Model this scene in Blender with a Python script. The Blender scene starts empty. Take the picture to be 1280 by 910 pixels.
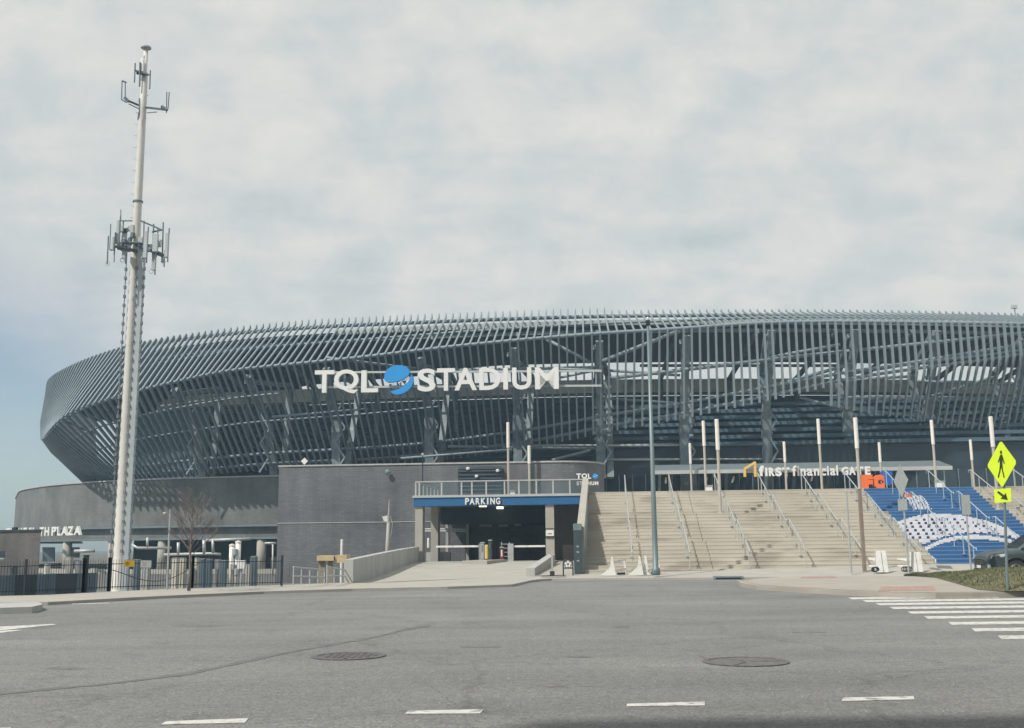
import bpy, math, random
from mathutils import Vector, Matrix
random.seed(7)
rad = math.radians
S = bpy.context.scene
C = S.collection

# ---------------------------------------------------------------- camera
F = 1307.0; CH = 1.41
pitch = math.atan(0.172); roll = -0.0099
fw = Vector((0, math.cos(pitch), math.sin(pitch)))
r0 = Vector((1, 0, 0)); u0 = Vector((0, -math.sin(pitch), math.cos(pitch)))
cr = r0*math.cos(roll) + u0*math.sin(roll)
cu = -r0*math.sin(roll) + u0*math.cos(roll)
cam = bpy.data.cameras.new('camera'); camo = bpy.data.objects.new('camera', cam); C.objects.link(camo)
cam.sensor_width = 36; cam.lens = 36*F/1280; cam.clip_end = 6000; cam.clip_start = 0.1
M = Matrix((cr, cu, -fw)).transposed().to_4x4(); M.translation = Vector((0, 0, CH))
camo.matrix_world = M
S.camera = camo

def ray(px, py): return fw + cr*((px-640)/F) + cu*((455-py)/F)
def P(px, py, Y):                     # point seen at photo pixel, at distance Y
    d = ray(px, py); return Vector((0, 0, CH)) + d*(Y/d.y)
def G(px, py, z=0.0):                 # point seen at photo pixel, at height z
    d = ray(px, py); return Vector((0, 0, CH)) + d*((z-CH)/d.z)
def proj(p):
    q = Vector(p)-Vector((0, 0, CH)); k = q.dot(fw)
    return 640+F*q.dot(cr)/k, 455-F*q.dot(cu)/k
def interp(tab, x):
    if x <= tab[0][0]: return tab[0][1]
    for (a, b), (c, d) in zip(tab, tab[1:]):
        if x <= c: return b+(d-b)*(x-a)/(c-a)
    return tab[-1][1]
def z_on(X, Y, py):                   # height at (X,Y) that falls on photo row py
    z = 10.0
    for _ in range(6):
        a = proj((X, Y, z))[1]; b = proj((X, Y, z+0.5))[1]
        z += (py-a)/((b-a)/0.5)
    return z

# ---------------------------------------------------------------- sky, sun, exposure
SUN = Vector((-0.66, -0.58, 1.0)).normalized()
el = math.asin(SUN.z); az = math.atan2(SUN.x, SUN.y)
W = bpy.data.worlds.new('World'); S.world = W; W.use_nodes = True
nt = W.node_tree; nt.nodes.clear(); N = nt.nodes.new; K = nt.links.new
wo = N('ShaderNodeOutputWorld'); mixs = N('ShaderNodeMixShader')
b1 = N('ShaderNodeBackground'); b2 = N('ShaderNodeBackground')
sky = N('ShaderNodeTexSky'); sky.sky_type = 'NISHITA'; sky.sun_disc = False
sky.sun_elevation = el; sky.sun_rotation = az; sky.air_density = 1.0; sky.dust_density = 0.8; sky.ozone_density = 0.35
b1.inputs['Strength'].default_value = 0.085
K(sky.outputs[0], b1.inputs['Color'])
tc = N('ShaderNodeTexCoord'); sep = N('ShaderNodeSeparateXYZ'); K(tc.outputs['Generated'], sep.inputs[0])
def mth(op, a, b=None, c=None):
    n = N('ShaderNodeMath'); n.operation = op
    for i, v in enumerate((a, b, c)):
        if v is None: continue
        if isinstance(v, (int, float)): n.inputs[i].default_value = v
        else: K(v, n.inputs[i])
    return n.outputs[0]
zz = mth('ADD', mth('MAXIMUM', sep.outputs['Z'], 0.0), 0.22)
cx = mth('DIVIDE', sep.outputs['X'], zz); cy = mth('DIVIDE', sep.outputs['Y'], zz)
comb = N('ShaderNodeCombineXYZ'); K(cx, comb.inputs[0]); K(cy, comb.inputs[1])
def noise(scale, detail, rough, dist=0.0, vec=None, sx=1, sy=1, rot=0):
    mp = N('ShaderNodeMapping'); mp.inputs['Scale'].default_value = (sx, sy, 1); mp.inputs['Rotation'].default_value = (0, 0, rot)
    K(vec or comb.outputs[0], mp.inputs[0])
    n = N('ShaderNodeTexNoise'); n.inputs['Scale'].default_value = scale; n.inputs['Detail'].default_value = detail
    n.inputs['Roughness'].default_value = rough; n.inputs['Distortion'].default_value = dist
    K(mp.outputs[0], n.inputs['Vector']); return n.outputs['Fac']
n1 = noise(6.0, 5, 0.55, 0.25, sx=0.62, sy=1.25, rot=-0.30)     # rows of puffs
n2 = noise(1.0, 3, 0.5)                                    # broad cover
n3 = noise(17.0, 5, 0.58, 0.3, vec=tc.outputs['Generated'], sx=0.8, sy=1.0, rot=-0.3)
shade = mth('ADD', mth('ADD', mth('MULTIPLY', n1, 0.36), mth('MULTIPLY', n2, 0.18)), mth('MULTIPLY', n3, 0.46))
rp = N('ShaderNodeValToRGB'); K(shade, rp.inputs[0])
rp.color_ramp.elements[0].position = 0.35; rp.color_ramp.elements[0].color = (0.535, 0.595, 0.61, 1)
rp.color_ramp.elements[1].position = 0.59; rp.color_ramp.elements[1].color = (0.755, 0.745, 0.715, 1)
K(rp.outputs[0], b2.inputs['Color']); b2.inputs['Strength'].default_value = 0.80
# cloud cover thins out low in the west (left of the view), as in the photograph
lft = mth('MULTIPLY', mth('SUBTRACT', mth('MULTIPLY', sep.outputs['X'], -1.0), 0.29), 9.0)
low = mth('MULTIPLY', mth('SUBTRACT', 0.265, sep.outputs['Z']), 7.0)
clear = N('ShaderNodeClamp'); K(mth('MULTIPLY', mth('MAXIMUM', lft, 0.0), mth('MAXIMUM', low, 0.0)), clear.inputs[0])
streak = noise(2.0, 5, 0.55, 0.4, sx=0.5, sy=1.6, rot=0.1)
cov = mth('SUBTRACT', 1.0, mth('MULTIPLY', clear.outputs[0], mth('MINIMUM', mth('MAXIMUM', mth('MULTIPLY', mth('SUBTRACT', 0.95, streak), 3.2), 0.0), 0.85)))
K(cov, mixs.inputs[0]); K(b1.outputs[0], mixs.inputs[1]); K(b2.outputs[0], mixs.inputs[2])
K(mixs.outputs[0], wo.inputs['Surface'])
sl = bpy.data.lights.new('sun', 'SUN'); sl.energy = 3.4; sl.angle = rad(0.8); sl.color = (1.0, 0.95, 0.86)
so = bpy.data.objects.new('sun', sl); C.objects.link(so); so.rotation_euler = (-SUN).to_track_quat('-Z', 'Y').to_euler()
so.location = (-30, -30, 60)
S.view_settings.view_transform = 'Standard'; S.view_settings.look = 'None'; S.view_settings.exposure = 0.35; S.view_settings.gamma = 1.0

# ---------------------------------------------------------------- materials
MT = {}
def mat(name, col, rough=0.6, metal=0.0, var=0.12, scale=3.0, bump=0.0, bscale=None, spots=None, emit=None, alpha=None, stretch=None):
    m = bpy.data.materials.new(name); m.use_nodes = True; MT[name] = m
    t = m.node_tree; b = t.nodes['Principled BSDF']
    b.inputs['Roughness'].default_value = rough; b.inputs['Metallic'].default_value = metal
    c = tuple(col)+(1,)
    tcn = t.nodes.new('ShaderNodeTexCoord')
    vec = tcn.outputs['Object']
    if stretch:
        mp = t.nodes.new('ShaderNodeMapping'); mp.inputs['Scale'].default_value = stretch
        mp.inputs['Rotation'].default_value = (0, 0, rad(5)); t.links.new(vec, mp.inputs[0]); vec = mp.outputs[0]
    if var:
        n = t.nodes.new('ShaderNodeTexNoise'); n.inputs['Scale'].default_value = scale; n.inputs['Detail'].default_value = 6; n.inputs['Roughness'].default_value = 0.6
        t.links.new(vec, n.inputs['Vector'])
        r = t.nodes.new('ShaderNodeValToRGB'); t.links.new(n.outputs['Fac'], r.inputs[0])
        r.color_ramp.elements[0].position = 0.3; r.color_ramp.elements[0].color = tuple(x*(1-var) for x in col)+(1,)
        r.color_ramp.elements[1].position = 0.7; r.color_ramp.elements[1].color = tuple(min(1, x*(1+var)) for x in col)+(1,)
        out = r.outputs[0]
        if spots:
            n2_ = t.nodes.new('ShaderNodeTexNoise'); n2_.inputs['Scale'].default_value = spots[0]; n2_.inputs['Detail'].default_value = 5
            t.links.new(vec, n2_.inputs['Vector'])
            rr = t.nodes.new('ShaderNodeValToRGB'); t.links.new(n2_.outputs['Fac'], rr.inputs[0])
            rr.color_ramp.elements[0].position = 0.52; rr.color_ramp.elements[0].color = (0, 0, 0, 1)
            rr.color_ramp.elements[1].position = 0.68; rr.color_ramp.elements[1].color = (spots[2],)*3+(1,)
            mx = t.nodes.new('ShaderNodeMixRGB'); t.links.new(rr.outputs[0], mx.inputs[0]); t.links.new(out, mx.inputs[1])
            mx.inputs[2].default_value = tuple(spots[1])+(1,); out = mx.outputs[0]
        t.links.new(out, b.inputs['Base Color'])
    else: b.inputs['Base Color'].default_value = c
    if bump:
        n = t.nodes.new('ShaderNodeTexNoise'); n.inputs['Scale'].default_value = bscale or 40; n.inputs['Detail'].default_value = 4
        t.links.new(tcn.outputs['Object'], n.inputs['Vector'])
        bp = t.nodes.new('ShaderNodeBump'); bp.inputs['Strength'].default_value = bump; bp.inputs['Distance'].default_value = 0.02
        t.links.new(n.outputs['Fac'], bp.inputs['Height']); t.links.new(bp.outputs[0], b.inputs['Normal'])
    if emit:
        b.inputs['Emission Color'].default_value = tuple(emit[0])+(1,); b.inputs['Emission Strength'].default_value = emit[1]
    if alpha is not None: b.inputs['Alpha'].default_value = alpha
    return m
def brickmat(name, c1, c2, cm):
    m = bpy.data.materials.new(name); m.use_nodes = True; MT[name] = m
    t = m.node_tree; b = t.nodes['Principled BSDF']; b.inputs['Roughness'].default_value = 0.85
    uv = t.nodes.new('ShaderNodeTexCoord'); br = t.nodes.new('ShaderNodeTexBrick')
    br.inputs['Scale'].default_value = 1.0; br.inputs['Brick Width'].default_value = 0.42; br.inputs['Row Height'].default_value = 0.14
    br.inputs['Mortar Size'].default_value = 0.012; br.inputs['Color1'].default_value = c1+(1,); br.inputs['Color2'].default_value = c2+(1,); br.inputs['Mortar'].default_value = cm+(1,)
    t.links.new(uv.outputs['UV'], br.inputs['Vector'])
    n = t.nodes.new('ShaderNodeTexNoise'); n.inputs['Scale'].default_value = 0.35; n.inputs['Detail'].default_value = 6
    t.links.new(uv.outputs['Object'], n.inputs['Vector'])
    r = t.nodes.new('ShaderNodeValToRGB'); r.color_ramp.elements[0].color = (0.75,)*3+(1,); r.color_ramp.elements[1].color = (1.2,)*3+(1,)
    r.color_ramp.elements[0].position = 0.3; r.color_ramp.elements[1].position = 0.7
    t.links.new(n.outputs['Fac'], r.inputs[0])
    mx = t.nodes.new('ShaderNodeMixRGB'); mx.blend_type = 'MULTIPLY'; mx.inputs[0].default_value = 1
    t.links.new(br.outputs['Color'], mx.inputs[1]); t.links.new(r.outputs[0], mx.inputs[2]); t.links.new(mx.outputs[0], b.inputs['Base Color'])
    mp = t.nodes.new('ShaderNodeMapping'); mp.inputs['Scale'].default_value = (0.9, 0.10, 1); t.links.new(uv.outputs['UV'], mp.inputs[0])
    ns = t.nodes.new('ShaderNodeTexNoise'); ns.inputs['Scale'].default_value = 1.3; ns.inputs['Detail'].default_value = 7; ns.inputs['Roughness'].default_value = 0.65; t.links.new(mp.outputs[0], ns.inputs['Vector'])
    rs = t.nodes.new('ShaderNodeValToRGB'); rs.color_ramp.elements[0].color = (0.80,)*3+(1,); rs.color_ramp.elements[1].color = (1.12,)*3+(1,); rs.color_ramp.elements[0].position = 0.32; rs.color_ramp.elements[1].position = 0.68
    t.links.new(ns.outputs['Fac'], rs.inputs[0]); my = t.nodes.new('ShaderNodeMixRGB'); my.blend_type = 'MULTIPLY'; my.inputs[0].default_value = 1
    t.links.new(mx.outputs[0], my.inputs[1]); t.links.new(rs.outputs[0], my.inputs[2]); t.links.new(my.outputs[0], b.inputs['Base Color'])
    bp = t.nodes.new('ShaderNodeBump'); bp.inputs['Strength'].default_value = 0.4; bp.inputs['Distance'].default_value = 0.01
    t.links.new(br.outputs['Fac'], bp.inputs['Height']); bp.invert = True; t.links.new(bp.outputs[0], b.inputs['Normal'])
    return m

mat('fin_steel', (0.19, 0.235, 0.262), 0.6, 0.05, 0.10, 1.5)
mat('tube_steel', (0.20, 0.25, 0.28), 0.6, 0.05, 0.12, 2.0)
mat('column_steel', (0.155, 0.195, 0.215), 0.6, 0.05, 0.25, 1.2, spots=(1.7, (0.30, 0.33, 0.33), 0.6))
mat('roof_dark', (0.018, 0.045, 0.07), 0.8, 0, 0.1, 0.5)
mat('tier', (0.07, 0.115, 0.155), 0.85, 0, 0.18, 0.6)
mat('pale_panel', (0.74, 0.71, 0.64), 0.8, 0, 0.10, 0.4, spots=(0.6, (0.22, 0.23, 0.23), 0.7))
mat('fascia', (0.42, 0.44, 0.43), 0.6, 0.1, 0.08, 1.0)
mat('canopy_metal', (0.17, 0.205, 0.22), 0.5, 0.2, 0.10, 1.0)
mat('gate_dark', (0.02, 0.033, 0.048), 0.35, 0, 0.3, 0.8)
mat('gate_glass', (0.03, 0.045, 0.06), 0.12, 0, 0.2, 0.9)
mat('letter_white', (0.72, 0.72, 0.695), 0.5, 0, 0.03, 2.0)
mat('logo_blue', (0.015, 0.27, 0.66), 0.45, 0, 0.05, 1.0)
mat('gold', (0.75, 0.48, 0.13), 0.5, 0, 0.05, 1.0)
mat('beam_blue', (0.015, 0.11, 0.27), 0.5, 0, 0.10, 0.8)
mat('concrete', (0.345, 0.32, 0.28), 0.85, 0, 0.10, 0.7, bump=0.15, spots=(1.1, (0.30, 0.27, 0.23), 0.5))
mat('concrete_pale', (0.36, 0.345, 0.31), 0.85, 0, 0.09, 0.9, bump=0.1, spots=(0.8, (0.36, 0.34, 0.31), 0.45))
mat('wall_concrete', (0.40, 0.405, 0.39), 0.85, 0, 0.10, 0.9, bump=0.15, spots=(1.6, (0.28, 0.28, 0.26), 0.5), stretch=(1.5, 1.5, 0.25))
mat('stair_concrete', (0.455, 0.425, 0.365), 0.88, 0, 0.11, 0.55, bump=0.1, spots=(0.9, (0.27, 0.235, 0.20), 0.65), stretch=(0.5, 0.8, 1.6))
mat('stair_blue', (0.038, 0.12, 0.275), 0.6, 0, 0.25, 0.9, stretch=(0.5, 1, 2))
mat('stair_blue_sunlit', (0.09, 0.20, 0.36), 0.6, 0, 0.15, 1.0)  # lighter blue on the nosings paints in the sun on the treads
mat('stair_white', (0.72, 0.68, 0.67), 0.6, 0, 0.12, 3.0)
mat('stair_navy', (0.025, 0.035, 0.11), 0.6, 0, 0.1, 3.0)
mat('fc_orange', (0.82, 0.17, 0.05), 0.5, 0, 0.05, 2.0)
mat('banner_blue', (0.02, 0.11, 0.42), 0.5, 0, 0.1, 2.0)
mat('galv', (0.42, 0.44, 0.44), 0.45, 0.3, 0.12, 3.0)
mat('rail_pale', (0.46, 0.48, 0.47), 0.45, 0.2, 0.08, 3.0)
mat('rail_blueish', (0.40, 0.48, 0.53), 0.5, 0.2, 0.08, 3.0)
mat('pole_lens', (0.74, 0.70, 0.65), 0.4, 0, 0.04, 3.0)
mat('pole_beige', (0.44, 0.405, 0.36), 0.5, 0.1, 0.08, 2.0)
mat('mast_white', (0.60, 0.585, 0.55), 0.55, 0, 0.08, 0.6, spots=(1.1, (0.46, 0.43, 0.40), 0.4))
mat('conduit_grey', (0.40, 0.44, 0.46), 0.5, 0.2, 0.08, 1.0)
mat('clip_dark', (0.17, 0.195, 0.22), 0.6, 0.1, 0.1, 1.0)
mat('antenna_grey', (0.42, 0.45, 0.46), 0.55, 0, 0.08, 2.0)
mat('antenna_dark', (0.12, 0.16, 0.18), 0.55, 0.1, 0.2, 2.0)
mat('iron_black', (0.025, 0.035, 0.045), 0.5, 0.2, 0.1, 2.0)
mat('lamp_green', (0.155, 0.205, 0.22), 0.45, 0.2, 0.10, 1.0)
mat('bark', (0.17, 0.145, 0.14), 0.9, 0, 0.25, 8.0)
mat('soil', (0.12, 0.11, 0.09), 0.95, 0, 0.3, 0.5)
mat('turf', (0.135, 0.125, 0.075), 0.95, 0, 0.35, 1.5, spots=(2.5, (0.17, 0.14, 0.09), 0.8))
mat('blade', (0.115, 0.125, 0.058), 0.8, 0, 0.5, 1.2)
mat('brown_post', (0.24, 0.19, 0.155), 0.8, 0, 0.15, 5.0)
mat('road_paint', (0.56, 0.56, 0.53), 0.7, 0, 0.12, 6.0, spots=(7.0, (0.22, 0.22, 0.215), 1.0))
mat('red_plate', (0.34, 0.23, 0.20), 0.8, 0, 0.25, 9.0)
mat('cast_iron', (0.135, 0.13, 0.133), 0.75, 0.2, 0.35, 14.0, bump=0.6, bscale=30)
mat('asphalt_patch', (0.13, 0.13, 0.128), 0.9, 0, 0.25, 10.0, bump=0.3, bscale=60)
mat('sign_yellow', (0.62, 0.80, 0.02), 0.5, 0, 0.03, 3.0, emit=((0.62, 0.80, 0.02), 0.0))
mat('sign_black', (0.02, 0.03, 0.02), 0.6, 0, 0, 1)
mat('sign_back', (0.40, 0.43, 0.43), 0.5, 0.3, 0.08, 5.0)
mat('plate_white', (0.72, 0.72, 0.70), 0.5, 0, 0.05, 5.0)
mat('plate_amber', (0.80, 0.52, 0.03), 0.5, 0, 0.05, 5.0)
mat('barrier_white', (0.72, 0.715, 0.69), 0.5, 0, 0.08, 4.0, spots=(6.0, (0.48, 0.47, 0.45), 0.6))
mat('rubber', (0.03, 0.032, 0.034), 0.85, 0, 0.1, 4.0)
mat('pylon_green', (0.045, 0.068, 0.075), 0.45, 0, 0.12, 3.0)
mat('pylon_top', (0.15, 0.20, 0.20), 0.5, 0, 0.1, 3.0)
mat('bollard_yellow', (0.62, 0.47, 0.13), 0.55, 0, 0.08, 4.0)
mat('machine_red', (0.20, 0.03, 0.05), 0.5, 0, 0.1, 3.0)
mat('wood_beige', (0.50, 0.40, 0.24), 0.7, 0, 0.15, 3.0)
mat('wood_shade', (0.24, 0.22, 0.18), 0.8, 0, 0.15, 3.0)
mat('car_paint', (0.075, 0.10, 0.11), 0.28, 0.35, 0.04, 2.0)
mat('car_glass', (0.02, 0.028, 0.032), 0.06, 0, 0, 1)
mat('car_trim', (0.018, 0.02, 0.022), 0.5, 0, 0.1, 5)
mat('rim_metal', (0.33, 0.34, 0.35), 0.35, 0.7, 0.1, 5)
mat('lens_clear', (0.55, 0.58, 0.60), 0.12, 0.2, 0.1, 8)
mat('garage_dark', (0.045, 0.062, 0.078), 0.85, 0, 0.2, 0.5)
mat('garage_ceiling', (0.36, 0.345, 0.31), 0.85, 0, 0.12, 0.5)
mat('lamp_lit', (0.9, 0.88, 0.75), 0.5, 0, 0, 1, emit=((1.0, 0.93, 0.72), 1.6))
mat('glass_rail', (0.10, 0.15, 0.18), 0.25, 0, 0, 1, alpha=0.22)
mat('cream_panel', (0.55, 0.52, 0.44), 0.6, 0, 0.12, 1.5)
mat('slate_panel', (0.10, 0.15, 0.185), 0.4, 0, 0.2, 1.5)
mat('stucco_back', (0.30, 0.27, 0.24), 0.85, 0, 0.1, 0.7)
brickmat('brick_grey', (0.145, 0.153, 0.152), (0.172, 0.18, 0.178), (0.115, 0.12, 0.12))
brickmat('brick_dark', (0.128, 0.135, 0.147), (0.157, 0.162, 0.172), (0.10, 0.106, 0.114))
brickmat('brick_brown', (0.115, 0.105, 0.10), (0.14, 0.125, 0.12), (0.09, 0.085, 0.082))

def asphalt():
    m = bpy.data.materials.new('asphalt'); m.use_nodes = True; MT['asphalt'] = m
    t = m.node_tree; b = t.nodes['Principled BSDF']; b.inputs['Roughness'].default_value = 0.9
    tc_ = t.nodes.new('ShaderNodeTexCoord')
    def nz(sc, det, ro, scl=None, rotz=0):
        n = t.nodes.new('ShaderNodeTexNoise'); n.inputs['Scale'].default_value = sc; n.inputs['Detail'].default_value = det; n.inputs['Roughness'].default_value = ro
        v = tc_.outputs['Object']
        if scl:
            mp = t.nodes.new('ShaderNodeMapping'); mp.inputs['Scale'].default_value = scl; mp.inputs['Rotation'].default_value = (0, 0, rotz); t.links.new(v, mp.inputs[0]); v = mp.outputs[0]
        t.links.new(v, n.inputs['Vector']); return n.outputs['Fac']
    def rmp(f, a, b_, p0=0.3, p1=0.7):
        r = t.nodes.new('ShaderNodeValToRGB'); t.links.new(f, r.inputs[0])
        r.color_ramp.elements[0].position = p0; r.color_ramp.elements[1].position = p1
        r.color_ramp.elements[0].color = a+(1,); r.color_ramp.elements[1].color = b_+(1,); return r.outputs[0]
    def mul(a, b_):
        x = t.nodes.new('ShaderNodeMixRGB'); x.blend_type = 'MULTIPLY'; x.inputs[0].default_value = 1
        t.links.new(a, x.inputs[1]); t.links.new(b_, x.inputs[2]); return x.outputs[0]
    base = rmp(nz(0.22, 5, 0.6), (0.168, 0.170, 0.168), (0.215, 0.216, 0.212))
    wear = rmp(nz(1.0, 4, 0.55, (0.10, 0.7, 1), rad(-10)), (0.84,)*3, (1.12,)*3)
    agg = rmp(nz(34.0, 3, 0.75), (0.48,)*3, (1.50,)*3, 0.32, 0.70)
    grit = rmp(nz(9.0, 4, 0.75), (0.76,)*3, (1.2,)*3, 0.32, 0.68)
    blot = rmp(nz(0.9, 6, 0.72), (0.74,)*3, (1.0,)*3, 0.30, 0.44)
    c = mul(mul(mul(mul(base, wear), agg), grit), blot)
    # fine cracks
    vo = t.nodes.new('ShaderNodeTexVoronoi'); vo.feature = 'DISTANCE_TO_EDGE'; vo.inputs['Scale'].default_value = 0.22
    ad = t.nodes.new('ShaderNodeVectorMath'); ad.operation = 'ADD'
    nn = t.nodes.new('ShaderNodeTexNoise'); nn.inputs['Scale'].default_value = 1.2; nn.inputs['Detail'].default_value = 5
    t.links.new(tc_.outputs['Object'], nn.inputs['Vector']); t.links.new(tc_.outputs['Object'], ad.inputs[0]); t.links.new(nn.outputs['Color'], ad.inputs[1])
    t.links.new(ad.outputs[0], vo.inputs['Vector'])
    crack = rmp(vo.outputs['Distance'], (0.80,)*3, (1.0,)*3, 0.0, 0.012)
    c = mul(c, crack)
    t.links.new(c, b.inputs['Base Color'])
    bp = t.nodes.new('ShaderNodeBump'); bp.inputs['Strength'].default_value = 0.35; bp.inputs['Distance'].default_value = 0.006
    t.links.new(nz(70, 3, 0.7), bp.inputs['Height']); t.links.new(bp.outputs[0], b.inputs['Normal'])
asphalt()

# ---------------------------------------------------------------- mesh helpers
ORG = {}
class MB:
    def __init__(s): s.v = []; s.f = []; s.m = []; s.uv = {}; s.cur = 0
    def add(s, vs, fs, uvs=None):
        b = len(s.v); s.v += [Vector(p) for p in vs]
        for i, f in enumerate(fs):
            if uvs: s.uv[len(s.f)] = uvs[i]
            s.f.append(tuple(b+j for j in f)); s.m.append(s.cur)
        return s
    def hexa(s, a, b): # a,b: lists of 4 pts (bottom ring / top ring)
        return s.add(list(a)+list(b), [(3, 2, 1, 0), (4, 5, 6, 7), (0, 1, 5, 4), (1, 2, 6, 5), (2, 3, 7, 6), (3, 0, 4, 7)])
    def box(s, x0, x1, y0, y1, z0, z1, fr=None):
        p = [(x0, y0), (x1, y0), (x1, y1), (x0, y1)]
        f = fr or (lambda a, b, c: Vector((a, b, c)))
        return s.hexa([f(a, b, z0) for a, b in p], [f(a, b, z1) for a, b in p])
    def tube(s, p, q, r, r2=None, n=8, cap=True):
        p = Vector(p); q = Vector(q); r2 = r if r2 is None else r2
        d = (q-p).normalized(); a = d.orthogonal().normalized(); b = d.cross(a)
        vs = []
        for (o, rr) in ((p, r), (q, r2)):
            for i in range(n):
                t = 2*math.pi*i/n; vs.append(o+(a*math.cos(t)+b*math.sin(t))*rr)
        fs = [(i, (i+1) % n, n+(i+1) % n, n+i) for i in range(n)]
        if cap: fs += [tuple(range(n-1, -1, -1)), tuple(range(n, 2*n))]
        return s.add(vs, fs)
    def path(s, pts, r, n=6, r2=None):
        pts = [Vector(p) for p in pts]; k = len(pts); rings = []
        a = None
        for i, p in enumerate(pts):
            d = (pts[min(i+1, k-1)]-pts[max(i-1, 0)]).normalized()
            if a is None: a = d.orthogonal().normalized()
            a = (a-d*a.dot(d)).normalized(); b = d.cross(a)
            rr = r if r2 is None else r+(r2-r)*i/(k-1)
            rings.append([p+(a*math.cos(2*math.pi*j/n)+b*math.sin(2*math.pi*j/n))*rr for j in range(n)])
        vs = [v for rg in rings for v in rg]; fs = []
        for i in range(k-1):
            for j in range(n): fs.append((i*n+j, i*n+(j+1) % n, (i+1)*n+(j+1) % n, (i+1)*n+j))
        fs += [tuple(range(n-1, -1, -1)), tuple(range((k-1)*n, k*n))]
        return s.add(vs, fs)
    def bar(s, p, q, w, h, up=(0, 0, 1)):
        p = Vector(p); q = Vector(q); d = (q-p).normalized(); up = Vector(up)
        if abs(d.dot(up)) > 0.98: up = Vector((0, 1, 0))
        a = d.cross(up).normalized()*w/2; b = a.cross(d).normalized()*h/2
        return s.hexa([p-a-b, p+a-b, p+a+b, p-a+b], [q-a-b, q+a-b, q+a+b, q-a+b])
    def prism(s, pts, d):  # planar polygon pts extruded by vector d
        pts = [Vector(p) for p in pts]; n = len(pts); d = Vector(d)
        fs = [tuple(range(n)), tuple(range(2*n-1, n-1, -1))]+[(i, n+i, n+(i+1) % n, (i+1) % n) for i in range(n)]
        return s.add(pts+[p+d for p in pts], fs)
    def lathe(s, c, prof, n=16, ax=(0, 0, 1)):
        c = Vector(c); ax = Vector(ax).normalized(); a = ax.orthogonal().normalized(); b = ax.cross(a)
        k = len(prof); vs = []
        for (r, z) in prof:
            for j in range(n): vs.append(c+ax*z+(a*math.cos(2*math.pi*j/n)+b*math.sin(2*math.pi*j/n))*r)
        fs = [(i*n+j, i*n+(j+1) % n, (i+1)*n+(j+1) % n, (i+1)*n+j) for i in range(k-1) for j in range(n)]
        fs += [tuple(range(n-1, -1, -1)), tuple(range((k-1)*n, k*n))]
        return s.add(vs, fs)
    def wall(s, pts, z0, z1, th, inward=None):   # strip wall along plan points, with brick UVs
        pts = [Vector((p[0], p[1], 0)) for p in pts]; L = 0; n = len(pts)
        nor = []
        for i in range(n):
            t = (pts[min(i+1, n-1)]-pts[max(i-1, 0)]).normalized(); nor.append(Vector((t.y, -t.x, 0)))
        for i in range(n-1):
            a, b = pts[i], pts[i+1]; d = (b-a).length
            ai, bi = a-nor[i]*th, b-nor[i+1]*th
            z = Vector((0, 0, 1)); A = [a+z*z0, b+z*z0, b+z*z1, a+z*z1]; B = [ai+z*z0, bi+z*z0, bi+z*z1, ai+z*z1]
            fs = [(0, 1, 2, 3), (7, 6, 5, 4), (3, 2, 6, 7), (4, 5, 1, 0)]
            if i == 0: fs.append((4, 0, 3, 7))
            if i == n-2: fs.append((1, 5, 6, 2))
            uvq = [(L, z0), (L+d, z0), (L+d, z1), (L, z1)]
            uv = [uvq, [(L, z1), (L+d, z1), (L+d, z0), (L, z0)], [(L, 0), (L+d, 0), (L+d, th), (L, th)], [(L, 0), (L+d, 0), (L+d, th), (L, th)]]
            uv += [[(0, z0), (th, z0), (th, z1), (0, z1)]]*(len(fs)-4)
            s.add(A+B, fs, uv); L += d
        return s
    def build(s, name, mats, parent=None, loc=None, smooth=False, bevel=0):
        if isinstance(mats, str): mats = [mats]
        o0 = Vector(loc) if loc is not None else (ORG[parent.name] if parent else Vector((0, 0, 0)))
        me = bpy.data.meshes.new(name); me.from_pydata([p-o0 for p in s.v], [], s.f)
        for m in mats: me.materials.append(MT[m])
        for p, k in zip(me.polygons, s.m): p.material_index = k; p.use_smooth = smooth
        if s.uv:
            ul = me.uv_layers.new(name='uv')
            for fi, uv in s.uv.items():
                p = me.polygons[fi]
                for li, c in zip(p.loop_indices, uv): ul.data[li].uv = c
        me.validate(); me.update()
        o = bpy.data.objects.new(name, me); C.objects.link(o); ORG[o.name] = o0
        if parent: o.parent = parent; o.location = o0-ORG[parent.name]
        else: o.location = o0
        if bevel:
            bv = o.modifiers.new('bevel', 'BEVEL'); bv.width = bevel; bv.segments = 2; bv.limit_method = 'ANGLE'
        return o
def tag(o, label, cat, group=None):
    o['label'] = label; o['category'] = cat
    if group: o['group'] = group
    return o
def thing(name, loc, label, cat, group=None):
    o = bpy.data.objects.new(name, None); o.empty_display_size = 0.3; C.objects.link(o); o.location = loc; ORG[o.name] = Vector(loc)
    return tag(o, label, cat, group)
def struct(o): o['kind'] = 'structure'; return o
def stuff(o): o['kind'] = 'stuff'; return o
def copy_tree(o, loc, parent=None, top=True):
    c = o.copy(); C.objects.link(c)
    if top: c.location = loc; ORG[c.name] = Vector(loc)
    else: c.parent = parent
    for ch in list(o.children): copy_tree(ch, None, c, False)
    return c

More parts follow.
